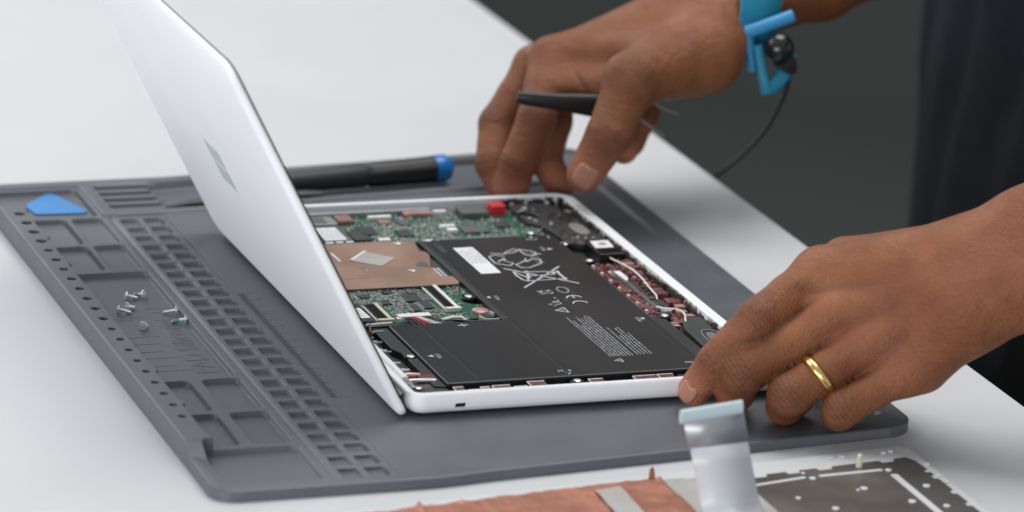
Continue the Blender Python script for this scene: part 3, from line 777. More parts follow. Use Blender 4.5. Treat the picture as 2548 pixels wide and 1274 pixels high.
# black box with white sticker
b = MB(); b.box(168.4, 184.5, 4.7, 181.4, 206.0, 11.0); bb = b.build("black_module", M['blackgloss'], lp, bevel=0.4)
b = MB(); b.prism([(169.6, 194.2), (179.4, 194.2), (180.4, 205.4), (170.8, 205.4)], 11.0, 11.1); bs = b.build("module_sticker", M['sticker'], bb)
b = MB(); b.prism([(173.2, 198), (177.2, 198), (177.6, 202), (173.6, 202)], 11.1, 11.14); b.build("small_print", M["greyprint"], bs)["kind"] = "stuff"
# maroon lane with raised ribs, clips and the white antenna wires
b = MB(); b.prism([(160.4, 182.0), (183.2, 184.2), (183.2, 92.4), (166.4, 92.4), (160.2, 104)], 4.7, 5.8); lane = b.build("antenna_tray", M['maroon'], lp, bevel=0.2)
rnd = random.Random(17)
y = 95.5
while y < 180:
    w = rnd.uniform(2.5, 5.5); xx = rnd.uniform(175.5, 177.5)
    b = MB(); b.box(xx, y, 5.7, rnd.uniform(180.5, 182.8), y + w * .75, rnd.uniform(7.2, 9.6)); b.build("tray_rib", M[rnd.choice(['maroon', 'maroon', 'pinkmetal'])], lane, bevel=0.25, segs=1)
    y += w + rnd.uniform(.4, 1.8)
for k in range(7):
    b = MB(); yy = 106.5 + k * 11.6; b.box(161.2, yy, 5.7, 162.4, yy + 1.5, 7.9, .5); b.build("metal_clip", M['emblem_edge'], lane)
for x0, y0, x1, y1, h in ((163.6, 106, 166.8, 150, 6.9), (163.4, 152, 166.6, 178, 6.9)):
    b = MB(); b.box(x0, y0, 5.7, x1, y1, h); b.build("tray_rib", M['maroon'], lane, bevel=0.2, segs=1)
b = MB(); b.stroke([(167.2, 166), (168.2, 146), (167.9, 108)], 0.4, 5.8, 8.6); b.build("tray_fin", M['tinned'], lane)
b = MB(); b.prism([(166.2, 168.6), (172.4, 168.6), (172.6, 158), (169.6, 150.0), (168.4, 153)], 7.0, 7.3); b.build("white_sticker", M['sticker'], lane)
b = MB(); b.prism([(169.4, 123), (174.4, 123), (174.4, 148), (169.4, 152)], 5.8, 8.0); b.build("antenna_board", M['darksteel'], lane, bevel=.2)
for k in range(4):
    b = MB(); b.box(171 + .4 * k, 128 + 5 * k, 8.0, 173.6, 129.2 + 5 * k, 8.5); b.build("antenna_contact", M['blackgloss'], lane)
b = MB(); b.box(169, 106, 5.8, 175.6, 122, 7.6); b.build("antenna_block", M['darksteel'], lane, bevel=.3)
b = MB(); b.tube([(173.8, 187.4, 8.6), (173.6, 182, 9.0), (174.6, 176, 9.4), (176.8, 162.5, 9.6), (176.2, 148, 9.6), (174.4, 136, 9.6), (173.3, 123, 9.4), (172.4, 119.6, 8.6)], 0.42, 8); b.build("antenna_wire", M['white'], lp, smooth=60)
b = MB(); b.tube([(167.4, 108.0, 9.0), (168.6, 105.2, 9.2), (171.4, 103.4, 9.2), (174.2, 102.6, 9.2)], 0.4, 8); b.build("antenna_wire", M['white'], lp, smooth=60)
b = MB(); b.tube([(175.2, 103.4, 9.0), (176.6, 98.0, 9.3), (175.6, 92.4, 9.3), (173.4, 86.6, 9.0), (173.0, 85.0, 8.7)], 0.42, 8); b.build("antenna_wire", M['white'], lp, smooth=60)
b = MB(); b.box(168.0, 101.0, 5.7, 172.6, 105.0, 9.0); b.build("grey_clip", M['tinned'], lp, bevel=.3)
b = MB(); b.box(166.0, 86.0, 4.7, 171.0, 92.0, 6.6); b.build("pink_pad", M['pinkmetal'], lp, bevel=.4)
# many small plated pieces in the antenna lane, and the dark liner along the right and far walls
rnd = random.Random(41)
for nm, mm, n_, hh in (("maroon_pieces", 'maroon', 130, (.5, 2.6)), ("plated_pieces", 'pinkmetal', 70, (.5, 2.4)), ("bright_pieces", 'solder', 45, (.2, 1.4)), ("dark_pieces", 'darksteel', 60, (.4, 2.0))):
    b = MB()
    for _ in range(n_):
        x = rnd.uniform(162.5, 182.0); y = rnd.uniform(94, 183)
        if 168.5 < x < 181.5 and y > 182: continue
        w, l_ = rnd.uniform(.4, 2.0), rnd.uniform(.5, 3.2)
        if nm == "bright_pieces": w, l_ = w * .45, l_ * .6
        b.box(x, y, 5.75, x + w, y + l_, 5.8 + rnd.uniform(*hh) * (1.3 if x > 174 else .7), rnd.uniform(-.4, .4))
    o = b.build(nm, M[mm], lane); o['kind'] = 'stuff'
b = MB(); y = 41.0
while y < 278:
    l_ = rnd.uniform(1.2, 6); x0 = rnd.uniform(181.9, 182.8)
    b.box(x0, y, 4.7, 183.5, y + l_, rnd.uniform(8.6, 11.4)); y += l_ + rnd.uniform(-.2, .5)
x = 150.0
while x < 180:
    l_ = rnd.uniform(1.2, 5); b.box(x, rnd.uniform(278.2, 279.6), 4.7, x + l_, 280.9, rnd.uniform(8.4, 11.2)); x += l_ + rnd.uniform(-.2, .6)
o = b.build("wall_liner", M['springdark'], lp); o['kind'] = 'stuff'
# small spring fingers along the white ledge on the right
b = MB(); rnd = random.Random(4)
y = 62
while y < 272:
    if rnd.random() < .86:
        x = 183.3 + rnd.uniform(-.5, .2); nb = rnd.randint(3, 6)
        for q in range(nb):
            a0 = Vector((x + rnd.uniform(-.9, .2), y + q * .55, 9.2)); sl = rnd.uniform(-.9, .9)
            a1 = a0 + Vector((rnd.uniform(.2, 1.5), sl, rnd.uniform(1.4, 2.9)))
            b.tube([a0, (a0 + a1) / 2 + Vector((.2, 0, .2)), a1], [.22, .17, .08], 5)
    y += rnd.uniform(2.2, 6.5)
b = b.build("ledge_springs", M['spring'], lp); b['kind'] = 'stuff'
# near edge: plated blocks between battery and rim
def block(x0, y0, x1, y1, z0, z1, m='maroon'):
    b = MB(); b.box(x0, y0, z0, x1, y1, z1); o = b.build("edge_block", M[m], lp, bevel=.15, segs=1)
    q = MB(); q.box(x0, y1 - .1, z1 - .1, x1, y1 + .35, z1 + .25); q.box(x0 - .05, y0, z1 - .1, x0 + .3, y1, z1 + .2); q.build("bright_lip", M['emblem_edge'], o)
for q in ((31.4, 6.5, 36.4, 17.0, 4.7, 8.2, 'maroon'), (38.0, 6.5, 47.5, 14.5, 4.7, 7.4, 'maroon'), (44, 8, 48.6, 15.6, 4.7, 8.0, 'pinkmetal'), (49.5, 6.5, 58.4, 15.6, 4.7, 8.2, 'maroon'), (60, 6.5, 66.5, 14.6, 4.7, 7.6, 'pinkmetal'),
          (67.2, 6.5, 75.6, 17.6, 4.7, 8.4, 'maroon'), (96.4, 6.5, 103.6, 16.4, 4.7, 8.2, 'maroon'), (104.2, 6.5, 117.6, 13.0, 4.7, 7.2, 'darksteel'), (118.2, 6.5, 129.6, 16.4, 4.7, 8.3, 'maroon'), (130.2, 6.5, 138.2, 16.6, 4.7, 8.3, 'maroon')): block(*q)
for q in ((78, 8, 85, 15, 4.7, 6.4), (140.5, 8, 158, 17.6, 4.7, 7.6), (160, 8, 178, 36, 4.7, 7.8)):
    b = MB(); b.box(q[0], q[1], q[4], q[2], q[3], q[5]); b.build("edge_rest", M['black'], lp, bevel=.4)
# near left corner: hinge plate with springs and shiny lugs
b = MB(); b.prism([(12.2, 8.0), (17, 5.2), (29.6, 5.2), (30.2, 18.2), (27.8, 34.6), (14.4, 36), (10.6, 26)], 4.7, 6.8); hp = b.build("hinge_plate", M['darksteel'], lp, bevel=.3)
b = MB(); b.tube([(11.6, 33.5, 8.4), (16, 34.6, 9.0), (22, 35.2, 8.2)], 1.3, 10); b.build("hinge_pin", M['pinkmetal'], hp, smooth=60)
b = MB(); b.tube([(12.2, 29.0, 8.0), (17, 28.4, 8.6), (23, 29.6, 7.8), (27.6, 29.2, 7.6)], .9, 8); b.build("hinge_spring", M['solder'], hp, smooth=60)
b = MB(); b.box(20.4, 30.4, 6.7, 27.6, 34.8, 8.8); b.build("hinge_block", M['maroon'], hp, bevel=.2)
b = MB(); b.box(12.6, 20, 6.7, 15.2, 27, 8.6); b.build("hinge_block", M['tinned'], hp, bevel=.3)
# clips along the left channel
rnd = random.Random(6)
for k, y in enumerate((40, 46.5, 53, 66, 72, 79, 84.5, 91)):
    b = MB(); h = rnd.uniform(7.5, 10.2); b.box(15.2, y, 4.7, 16.4 + rnd.uniform(0, 1.4), y + rnd.uniform(1.2, 3.2), h, rnd.uniform(-.3, .3))
    b.box(16.4, y + .3, h - .8, 19.2, y + 1.2, h); b.build("channel_clip", M['tinned' if k % 2 else 'solder'], lp, bevel=.2, segs=1)
b = MB(); b.prism([(17.0, 92), (18.0, 92), (21.6, 104), (20.8, 104)], 4.7, 10.6); b.build("cable_bracket", M['maroon'], lp)
b = MB(); b.prism([(20, 104.4), (33, 105.4), (33, 107), (20, 106)], 8.4, 9.4); b.build("cable_bracket", M['solder'], lp)
b = MB(); b.stroke([(19.6, 98.2), (26, 98.8)], .6, 7.2, 8.2); b.build("cable_bracket", M['solder'], lp)

# ------------------------------------------------------------------ loose things on the mat
def make_screw(head, tip, label, teal=False):
    """head and tip: centres on the tray floor plan (x, y); lies on its head rim and its point"""
    zf = -2.28
    h = Vector((head[0], head[1], zf + 2.05)); t_ = Vector((tip[0], tip[1], zf + 0.78))
    ax = (t_ - h); L = max(ax.length, 5.2); ax.normalize()
    o = thing("machine_screw", tuple(h + Vector((0, 0, zf - h.z))), label, "screw", "loose screws in the long tray")
    b = MB(); b.lathe([(-.55, .05), (-.55, .55), (-.05, .6), (-.05, 1.05), (-.1, 1.9), (.1, 2.1), (.35, 2.1), (.75, 1.1), (.8, .05)], h, ax, 28); b.build("head", M['steel'], o, smooth=35)
    b = MB(); b.lathe([(-.12, .62), (-.08, .62), (-.08, .05)], h, ax, 6); b.build("drive_recess", M['blackgloss'], o)
    prof = [(.7, .78)]; x = 1.2
    while x < L - .5:
        prof += [(x, .66), (x + .17, .84), (x + .34, .66)]; x += .4
    prof += [(L - .3, .7), (L, .35), (L, .02)]
    b = MB(); b.lathe(prof, h, ax, 16); b.build("shank", M['steel'], o, smooth=50)
    if teal:
        b = MB(); b.lathe([(L * .5, .8), (L * .53, .93), (L * .85, .93), (L * .9, .75)], h, ax, 16); b.build("thread_lock", M['teal'], o, smooth=50)
    return o
make_screw((-71.0, 193.6), (-65.3, 192.6), "silver screw at the back left, its head turned left and its shank pointing right")
make_screw((-61.7, 194.2), (-65.6, 198.2), "silver screw whose round head faces out and whose tip is teal, touching another screw's point", True)
make_screw((-80.2, 174.3), (-74.3, 171.8), "silver screw nearest the rail of holes, lying in front of another screw")
make_screw((-75.3, 177.2), (-70.6, 179.0), "short silver screw half hidden behind the screw nearest the holed rail")
make_screw((-53.1, 168.2), (-59.5, 169.6), "plain silver screw with a dark underside to its head, beside the cell strip")
make_screw((-52.4, 154.6), (-59.3, 155.8), "silver screw with a teal painted point, lying beside the cell strip", True)
make_screw((-75.2, 148.3), (-72.2, 152.6), "lone silver screw at the front, its socketed round head facing out")

pk = MB()
tri = []
pts = [(-79.8, 331.2), (-55.5, 329.6), (-52.0, 332.6), (-62.0, 364.0), (-66.0, 364.6), (-81.4, 346.5)]
n = len(pts)
for i in range(n):
    a, b_, c = Vector(pts[i - 1]), Vector(pts[i]), Vector(pts[(i + 1) % n])
    r_ = 1.8
    d0 = (a - b_).normalized(); d1 = (c - b_).normalized()
    for k in range(6):
        q = k / 5
        tri.append(tuple((b_ + d0 * r_) * (1 - q) ** 2 + b_ * 2 * q * (1 - q) + (b_ + d1 * r_) * q ** 2))
pk.prism(tri, -2.28, -1.48)
po = pk.build("opening_pick", M['blue'], None, bevel=0.2, segs=2)
link_tags(po, "flat bright blue opening pick lying in the far corner tray of the mat", "opening pick")

# screwdriver at the back of the mat
sd = thing("screwdriver", (90, 346, -2.5), "black handled screwdriver with a blue end cap lying along the far channel", "screwdriver")
A = Vector((-12, 337.2, 4.0)); B = Vector((155.5, 354.5, 6.2)); AX = (B - A).normalized()
Lh = (B - A).length
b = MB(); b.lathe([(24, .3), (24, 1.6), (46, 1.8), (48, 2.1)], A, AX, 20); b.build("blade", M['steel'], sd, smooth=40)
b = MB(); b.lathe([(46, 2.2), (48, 4.2), (54, 5.2), (58, 4.6), (62, 5.3), (80, 5.6), (100, 6.0), (112, 6.2), (114.5, 5.4)], A, AX, 28); b.build("grip", M['rubber'], sd, smooth=40)
b = MB()
n = 36
def fl(r): return r
rings = []
for hh, r_ in ((114.5, 5.6), (116, 6.4), (124, 6.7), (140, 6.9), (153.2, 7.1)):
    ux = AX.cross(Vector((0, 0, 1))).normalized(); wx = ux.cross(AX)
    rings.append([tuple(A + AX * hh + (ux * math.cos(2 * math.pi * k / n) + wx * math.sin(2 * math.pi * k / n)) * (r_ - .45 * (0.5 + 0.5 * math.cos(8 * 2 * math.pi * k / n)))) for k in range(n)])
b.loft(rings); b.build("upper_grip", M['nylonblack'], sd, smooth=50)
b = MB(); b.lathe([(153, 6.2), (153, 7.3), (156, 7.5), (159.5, 7.4), (162, 6.0), (163.6, 3.4), (164, .1)], A, AX, 28); b.build("end_cap", M['bluecap'], sd, smooth=40)

b = MB()
b.tube([(-15, 326.4, 0.4), (-8, 326.8, 0.9), (0, 327.3, 1.6), (8, 327.6, 1.9), (20, 328.2, 2.0), (62, 331, 2.1), (72, 331.6, 2.0)], [1.3, 1.8, 2.6, 3.6, 4.4, 4.4, 3.0], 14, flat=(1.0, .62))
o = b.build("spudger", M['nylonblack'], None, smooth=50)
link_tags(o, "slim black prying tool with a tapered tip lying on the mat behind the laptop lid", "prying tool")

# ------------------------------------------------------------------ removed keyboard deck on the table, underside up
kd = thing("keyboard_deck", (80, -160, -5), "removed keyboard deck lying underside up, copper foil and bare grey plate showing", "keyboard deck")
def K(x, t): return (x, -62.0 + 0.11 * (x - 216) - t)
def kpoly(l): return [K(*q) for q in l]
b = MB(); b.prism([K(x, -y) for x, y in rr(-64, -186, 220, 0, [8, 8, 6, 8], 8)], -4.97, -3.6); b.build("deck_frame", M['deckwhite'], kd, bevel=.4)
# bare plate with a toothed edge
edge = [(128, 178), (128, 16.5)]
x = 131.0; rnd = random.Random(9)
for x0, w in ((134.5, 7), (151, 7), (166.5, 8), (198.5, 7.5)):
    edge += [(x0, 15.2), (x0 + .6, 18.0), (x0 + w - .6, 18.0), (x0 + w, 15.2)]
edge += [(212.5, 14.8), (215.2, 20)]
for t0, w in ((31, 4), (38, 5), (57, 5), (72, 5), (92, 5), (112, 5)):
    edge += [(215.8, t0), (213.6, t0 + .6), (213.6, t0 + w - .6), (215.6, t0 + w)]
edge += [(215.6, 178)]
b = MB(); b.prism(kpoly(edge)[::-1], -3.6, -3.15); pl = b.build("bare_plate", M['plate'], kd, bevel=.12, segs=1)
for x0, t0, x1, t1, w in ((129, 26.6, 156.2, 24.4, 2.1), (164.4, 24.8, 194.2, 26.2, 2.3), (197.6, 34, 197.0, 100, 3.4)):
    a_ = K(x0, t0); c_ = K(x1, t1)
    b = MB(); b.stroke([a_, c_], w, -3.15, -2.85); b.build("white_rib", M['deckwhite'], pl, bevel=.1, segs=1)
for x, t0, r_ in ((159.6, 26.4, 1.5), (197.6, 27.4, 1.5), (158.0, 19.4, .9), (177.0, 44.2, 1.7), (173.6, 45.2, .8), (191.3, 64.6, 1.7), (154.3, 62.0, 1.6), (206.0, 49.8, 1.7), (143.2, 46, 1.2), (167.4, 80, 1.5), (204, 74, 1.5)):
    c_ = K(x, t0); b = MB(); b.lathe([(0, r_), (.4, r_), (.55, r_ * .7), (.56, .05)], (c_[0], c_[1], -3.15), (0, 0, 1), 16); b.build("white_stud", M['deckwhite'], pl, smooth=40)
c_ = K(186.4, 19.5); b = MB(); b.lathe([(0, 1.5), (2.5, 1.5), (2.6, 1.2), (5.6, 1.2), (6.0, .8), (6.0, .05)], (c_[0], c_[1], -3.15), (0, 0, 1), 16); b.build("locating_post", M['beige'], pl, smooth=40)
for x, t0 in ((178, 6.6), (184, 6.2), (205, 7), (209, 6.4), (218.2, 26), (217.6, 40), (217.4, 48)):
    c_ = K(x, t0); b = MB(); b.box(c_[0] - 1.2, c_[1] - .5, -3.6, c_[0] + 1.2, c_[1] + .5, -2.6); b.build("snap_tab", M['deckwhite'], kd, bevel=.15, segs=1)
# grey film next to the copper
b = MB(); b.prism(kpoly([(88, 176), (88, 8.5), (92, 7.2), (103, 8.0), (104, 9.4), (128, 10.4), (128, 176)])[::-1], -3.58, -3.3); b.build("grey_film", M['thermal'], kd)
# crinkled copper foil
rnd = random.Random(12)
nx, ny = 150, 60
vs = []; fs = []
from mathutils import noise as mnoise
for j in range(ny + 1):
    for i in range(nx + 1):
        s_ = i / nx; x = -50 + s_ * (92.6 + 50 + 2.0 * 0)
        wob = 1.1 * mnoise.noise((x * .09, 3.1, 0)) + 0.35 * mnoise.noise((x * .35, 7.7, 0))
        t0 = 5.6 + 1.2 * (1 if x < -20 else 0) + wob + max(0, (x - 86) * .12)
        t = t0 + (176 - t0) * (j / ny) ** 1.6
        p_ = K(x, t)
        z = -3.3 + 0.55 * mnoise.noise((x * .09, t * .12, 1.3)) + 0.28 * mnoise.noise((x * .3, t * .3, 5.0)) + 0.5
        z += 0.9 * math.exp(-((t - t0) / 2.0) ** 2) * max(0, mnoise.noise((x * .2, 9, 2)))
        z += 2.4 * math.exp(-((x + 23) / 1.1) ** 2) * math.exp(-((t - t0) / 5) ** 2)
        vs.append((p_[0], p_[1], max(z, -3.5)))
for j in range(ny):
    for i in range(nx):
        a_ = j * (nx + 1) + i
        fs.append((a_ + nx + 1, a_ + nx + 2, a_ + 1, a_))
b = MB(); b.add(vs, fs); cf = b.build("copper_foil", M['copper2'], kd, smooth=60)
sm = cf.modifiers.new("solid", 'SOLIDIFY'); sm.thickness = 0.12 * S; sm.offset = -1
b = MB(); n_ = 20
vs = []
for j in range(n_ + 1):
    t = 12 + j * 8
    for x in (58.2 - j * .5, 70.6 - j * .4):
        p_ = K(x, t + (1.2 if x < 64 else 0)); z = -1.75 + 0.2 * math.sin(t * .4)
        vs.append((p_[0], p_[1], z))
b.add(vs, [(2 * j + 2, 2 * j + 3, 2 * j + 1, 2 * j) for j in range(n_)])
tape = b.build("masking_tape", M['thermal'], kd); tm = tape.modifiers.new("solid", 'SOLIDIFY'); tm.thickness = 0.1 * S
b = MB(); c_ = K(88.6, 6.5)
b.add([(c_[0] - 1.6, c_[1], -3.2), (c_[0] + 1.8, c_[1] + .3, -3.2), (c_[0] + 1.2, c_[1] + 1.0, 1.2), (c_[0] + .3, c_[1] + 1.2, 2.6), (c_[0] - .9, c_[1] + .8, 1.4)], [(0, 1, 2, 3, 4)])
tabo = b.build("foil_tab", M['copper2'], kd); tm = tabo.modifiers.new("solid", 'SOLIDIFY'); tm.thickness = 0.4 * S
# flat white cable standing up from the deck
path = [(0, -168, -2.8), (0, -150, -2.8), (0, -138, -2.6), (0, -130.5, -1.6), (0, -127.4, 0.4), (0, -126.0, 3.4), (0, -124.6, 10), (0, -123.0, 18), (0, -121.6, 26)]
def strip(pts, x0, x1):
    vs = []
    for _, y, z in pts:
        q = -0.205 * (z - 36)
        vs += [(x0 + q, y - 1.2, z), (x1 + q, y + 1.6, z + .5)]
    m_ = MB(); m_.add(vs, [(2 * j, 2 * j + 1, 2 * j + 3, 2 * j + 2) for j in range(len(pts) - 1)])
    return m_
cable = strip(path, 85.5, 113.2).build("ribbon_cable", M['ribbon'], kd, smooth=80)
tm = cable.modifiers.new("solid", 'SOLIDIFY'); tm.thickness = 0.25 * S; tm.offset = 0
b = strip([(0, -121.6, 25.8), (0, -120.2, 32), (0, -118.8, 40.2)], 84.8, 113.8).build("contact_strip", M['tinned'], cable, smooth=80)
tm = b.modifiers.new("solid", 'SOLIDIFY'); tm.thickness = 0.4 * S; tm.offset = 0
b = MB(); b.tube([(83.4, -119.6, 39.4), (90, -119.0, 39.7), (106, -117.4, 40.6), (112.6, -116.8, 41.0)], 2.6, 14, flat=(0.6, 1.25)); b.build("stiffener", M['stiff'], cable, smooth=60)

# ------------------------------------------------------------------ the person: arms and hands as one skin mesh
def smin(a, b, k):
    h = np.clip(0.5 + 0.5 * (b - a) / k, 0, 1)
    return b + (a - b) * h - k * h * (1 - h)
class Field:
    """union of tapered capsules: a soft palm and arm, five fingers that stay apart"""
    def __init__(s): s.palm = []; s.fingers = []; s.creases = []; s.kp = 9.0; s.kf = 5.0; s.cuts = []
    def cone(s, P, a, b, ra, rb):
        ba = b - a; L2 = max(float(ba @ ba), 1e-9)
        t = np.clip(((P - a) @ ba) / L2, 0, 1)
        return np.linalg.norm(P - a - t[:, None] * ba, axis=1) - (ra + (rb - ra) * t)
    def __call__(s, P):
        d = None
        for a, b, ra, rb, *k in s.palm:
            c = s.cone(P, a, b, ra, rb); d = c if d is None else smin(d, c, k[0] if k else s.kp)
        F = None
        for ch in s.fingers:
            f = None
            for a, b, ra, rb in ch:
                c = s.cone(P, a, b, ra, rb); f = c if f is None else smin(f, c, 2.2)
            F = f if F is None else smin(F, f, 0.7)
        if F is not None: d = smin(d, F, s.kf)
        for c, ax, nr, amp, offs, rad, w in s.creases:
            q = P - c; m = np.exp(-(np.einsum('ij,ij->i', q, q) / rad ** 2) ** 2)
            if nr is not None: m = m * np.clip(0.35 + (q @ nr) / rad, 0, 1)
            t = q @ ax
            for o_ in offs: d = d + amp * m * np.exp(-((t - o_) / w) ** 2)
        for c, nr, ru, axis, depth in s.cuts:
            pass
        return d
def nets(field, lo, hi, h):
    """surface nets over a sparse grid; returns vertices and quads"""
    lo = np.array(lo, float); B = 8
    n = (np.ceil((np.array(hi) - lo) / (h * B)).astype(int)) * B
    cb = np.stack(np.meshgrid(*[np.arange(k // B) for k in n], indexing='ij'), -1).reshape(-1, 3)
    cen = lo + (cb * B + B / 2) * h
    dc = field(cen)
    near = np.abs(dc) < h * B * 0.5 * 1.7321 + 3.5
    D = np.full(tuple(n + 1), 1e3, np.float32)
    ins = dc < 0
    for c in cb[ins & ~near]: D[c[0] * B:c[0] * B + B + 1, c[1] * B:c[1] * B + B + 1, c[2] * B:c[2] * B + B + 1] = -1e3
    g = np.stack(np.meshgrid(*[np.arange(B + 1)] * 3, indexing='ij'), -1).reshape(-1, 3)
    cs = cb[near]
    for i in range(0, len(cs), 400):
        c = cs[i:i + 400]
        I = (c[:, None, :] * B + g[None]).reshape(-1, 3)
        D[I[:, 0], I[:, 1], I[:, 2]] = field(lo + I * h)
    inside = D < 0
    s8 = sum(inside[a:a + n[0], b:b + n[1], c:c + n[2]].astype(np.int8) for a in (0, 1) for b in (0, 1) for c in (0, 1))
    act = np.argwhere((s8 > 0) & (s8 < 8))
    vid = np.full(tuple(n), -1, np.int64); vid[act[:, 0], act[:, 1], act[:, 2]] = np.arange(len(act))
    acc = np.zeros((len(act), 3)); cnt = np.zeros(len(act))
    cor = [(a, b, c) for a in (0, 1) for b in (0, 1) for c in (0, 1)]
    vals = {c: D[act[:, 0] + c[0], act[:, 1] + c[1], act[:, 2] + c[2]] for c in cor}
    for c in cor:
        for ax in range(3):
            if c[ax] == 0:
                e = list(c); e[ax] = 1; e = tuple(e)
                m = (vals[c] < 0) != (vals[e] < 0)
                t = np.where(m, vals[c] / np.where(m, vals[c] - vals[e], 1), 0)
                p = np.tile(np.array(c, float), (len(act), 1)); p[:, ax] += t
                acc[m] += p[m]; cnt[m] += 1
    V = lo + (act + acc / cnt[:, None]) * h
    quads = []
    for ax in range(3):
        o1, o2 = [(1, 2), (2, 0), (0, 1)][ax]
        sl0 = [slice(None)] * 3; sl1 = [slice(None)] * 3; sl0[ax] = slice(0, -1); sl1[ax] = slice(1, None)
        x = inside[tuple(sl0)] != inside[tuple(sl1)]
        E_ = np.argwhere(x)
        ok = (E_[:, o1] > 0) & (E_[:, o2] > 0) & (E_[:, o1] < n[o1]) & (E_[:, o2] < n[o2])
        E_ = E_[ok]
        def cell(d1, d2):
            q = E_.copy(); q[:, o1] -= d1; q[:, o2] -= d2
            return vid[q[:, 0], q[:, 1], q[:, 2]]
        Q = np.stack([cell(1, 1), cell(0, 1), cell(0, 0), cell(1, 0)], -1)
        fl_ = inside[E_[:, 0], E_[:, 1], E_[:, 2]]
        Q[~fl_] = Q[~fl_][:, ::-1]
        quads.append(Q[(Q >= 0).all(1)])
    F = np.concatenate(quads)
    # two light relaxing passes
    for _ in range(2):
        a = np.zeros_like(V); k = np.zeros(len(V))
        for i in range(4):
            np.add.at(a, F[:, i], V[F[:, (i + 1) % 4]]); np.add.at(k, F[:, i], 1)
        V = V * .5 + a / np.maximum(k, 1)[:, None] * .5
    return V, F
v3 = lambda *a: np.array(a, float)
def unit(a): return a / np.linalg.norm(a)

HANDS = {}
def finger_chain(J, r):
    mid = (J[0] + J[1]) / 2
    return [(J[0], mid, r[0] - .3, (r[0] + r[1]) / 2 - .8), (mid, J[1], (r[0] + r[1]) / 2 - .8, r[1]), (J[1], J[2], r[1], r[2]), (J[2], J[3], r[2], r[3])]
def add_finger_creases(f, J, r, back):
    """back: unit vector towards the back of the finger"""
    for i in (1, 2):
        ax = unit(J[i + 1] - J[i - 1]); bk = unit(back - ax * (back @ ax))
        c = J[i] + bk * r[i] * .8
        f.creases.append((c, ax, bk, 0.62 if i == 1 else 0.5, (-4.4, -2.2, -.2, 1.9, 4.0) if i == 1 else (-2.0, .1, 2.0), r[i] * 1.1, 0.6))

TX, TY = 591.0, 402.0          # where the trunk stands
# near (left) hand: forefinger stretched to the laptop's corner, the others curled
NJ = {'I': [v3(191.8, -16.2, 65.1), v3(159.2, -24.3, 46.4), v3(142.8, -20.2, 26.3), v3(137.6, -10.4, 10.0)],
      'M': [v3(192.4, -34.1, 49.3), v3(151.1, -31.0, 24.4), v3(153.2, -20.4, 11.4), v3(157.0, -11.0, 8.6)],
      'R': [v3(204.1, -48.3, 41.0), v3(167.5, -46.6, 18.2), v3(171.0, -36.0, 9.2), v3(181.4, -27.0, 8.4)],
      'P': [v3(216.5, -60.2, 30.4), v3(187.5, -59.8, 14.8), v3(191.6, -49.6, 8.6), v3(201.4, -42.5, 8.0)],
      'T': [v3(240.0, -26.0, 52.4), v3(222.3, -8.1, 38.4), v3(207.0, 1.2, 27.3), v3(197.4, 4.2, 22.0)]}
Wr = v3(249.7, -49.7, 83.1); Wu = v3(239.7, -71.4, 57.5)
wd = unit(Wu - Wr); Wm = (Wr + Wu) / 2
Wr, Wu = Wm - wd * 12.0, Wm + wd * 12.0
Fm = v3(268.0, -68.0, 84.5); Fr, Fu = Fm - wd * 11.5, Fm + wd * 11.5
El = v3(380, -100, 150)
nf = Field()
NR = {'I': (10.8, 9.8, 8.6, 7.6), 'M': (10.8, 10.2, 8.8, 7.8), 'R': (10.4, 9.6, 8.4, 7.6), 'P': (9.4, 8.4, 7.4, 6.8), 'T': (13, 11.5, 9.8, 8.4)}
nback = unit(v3(-0.35, -0.80, 0.55))
for k in 'IMRPT': nf.fingers.append(finger_chain(NJ[k], NR[k]))
pn = -nback
nf.palm = [(NJ['I'][0], Wr, 10.8, 18.5), (NJ['M'][0], (Wr * .7 + Wu * .3), 10.8, 18.5), (NJ['R'][0], (Wr * .35 + Wu * .65), 10.2, 18), (NJ['P'][0], Wu, 9.2, 18.5),
           (NJ['M'][0] + pn * 9, Wm + pn * 6, 11, 15), (NJ['P'][0] + v3(9, -1, 4) + pn * 5, Wu + pn * 4 + v3(-4, 2, -2), 12, 16),
           (NJ['I'][0] + v3(16, 8, 2), Wr + pn * 4, 11, 16), (NJ['I'][0] * .75 + NJ['M'][0] * .25, NJ['P'][0] * .8 + NJ['R'][0] * .2, 9.6, 9.0),
           (NJ['T'][0], Wr + pn * 5, 13, 14), (Wr, Fr, 18.8, 19.5), (Wu, Fu, 18.8, 20), (Wm + pn * 3, Fm + pn * 3, 19, 20.5), (Fr, El - wd * 14, 19.5, 26), (Fu, El + wd * 14, 20, 27)]
for k, rr_ in (('I', 3.2), ('M', 2.8), ('R', 2.4)):      # knuckle heads
    c = NJ[k][0] + nback * 7.2 - unit(NJ[k][1] - NJ[k][0]) * 1.0
    nf.palm.append((c, c + unit(Wm - c) * 5, rr_ + 1.2, rr_, 6.0))
for k, w_ in (('I', .15), ('M', .4), ('R', .62)):        # tendons on the back of the hand
    c0 = NJ[k][0] + nback * 8.3 + unit(Wm - NJ[k][0]) * 9; c1 = Wr + (Wu - Wr) * w_ + nback * 16.2
    nf.palm.append((c0, c0 * .45 + c1 * .55, 2.2, 1.6, 5.0))
for q, s_ in (((NJ['I'][0] + NJ['M'][0]) / 2, 1.5), ((NJ['M'][0] + NJ['R'][0]) / 2, 1.3), ((NJ['R'][0] + NJ['P'][0]) / 2, 1.1)):
    ax_ = unit(np.cross(unit(Wm - q), nback))
    for k_, am in ((-9, 1.0), (0, 1.0), (9, .8), (20, .45)):
        nf.creases.append((q + nback * 7 + unit(Wm - q) * k_, ax_, nback, s_ * am * .8, (0.0,), 8.5, 2.6))
vein = [v3(205, -52, 66), v3(216, -60, 70), v3(230, -66, 74), v3(241, -69, 80)]
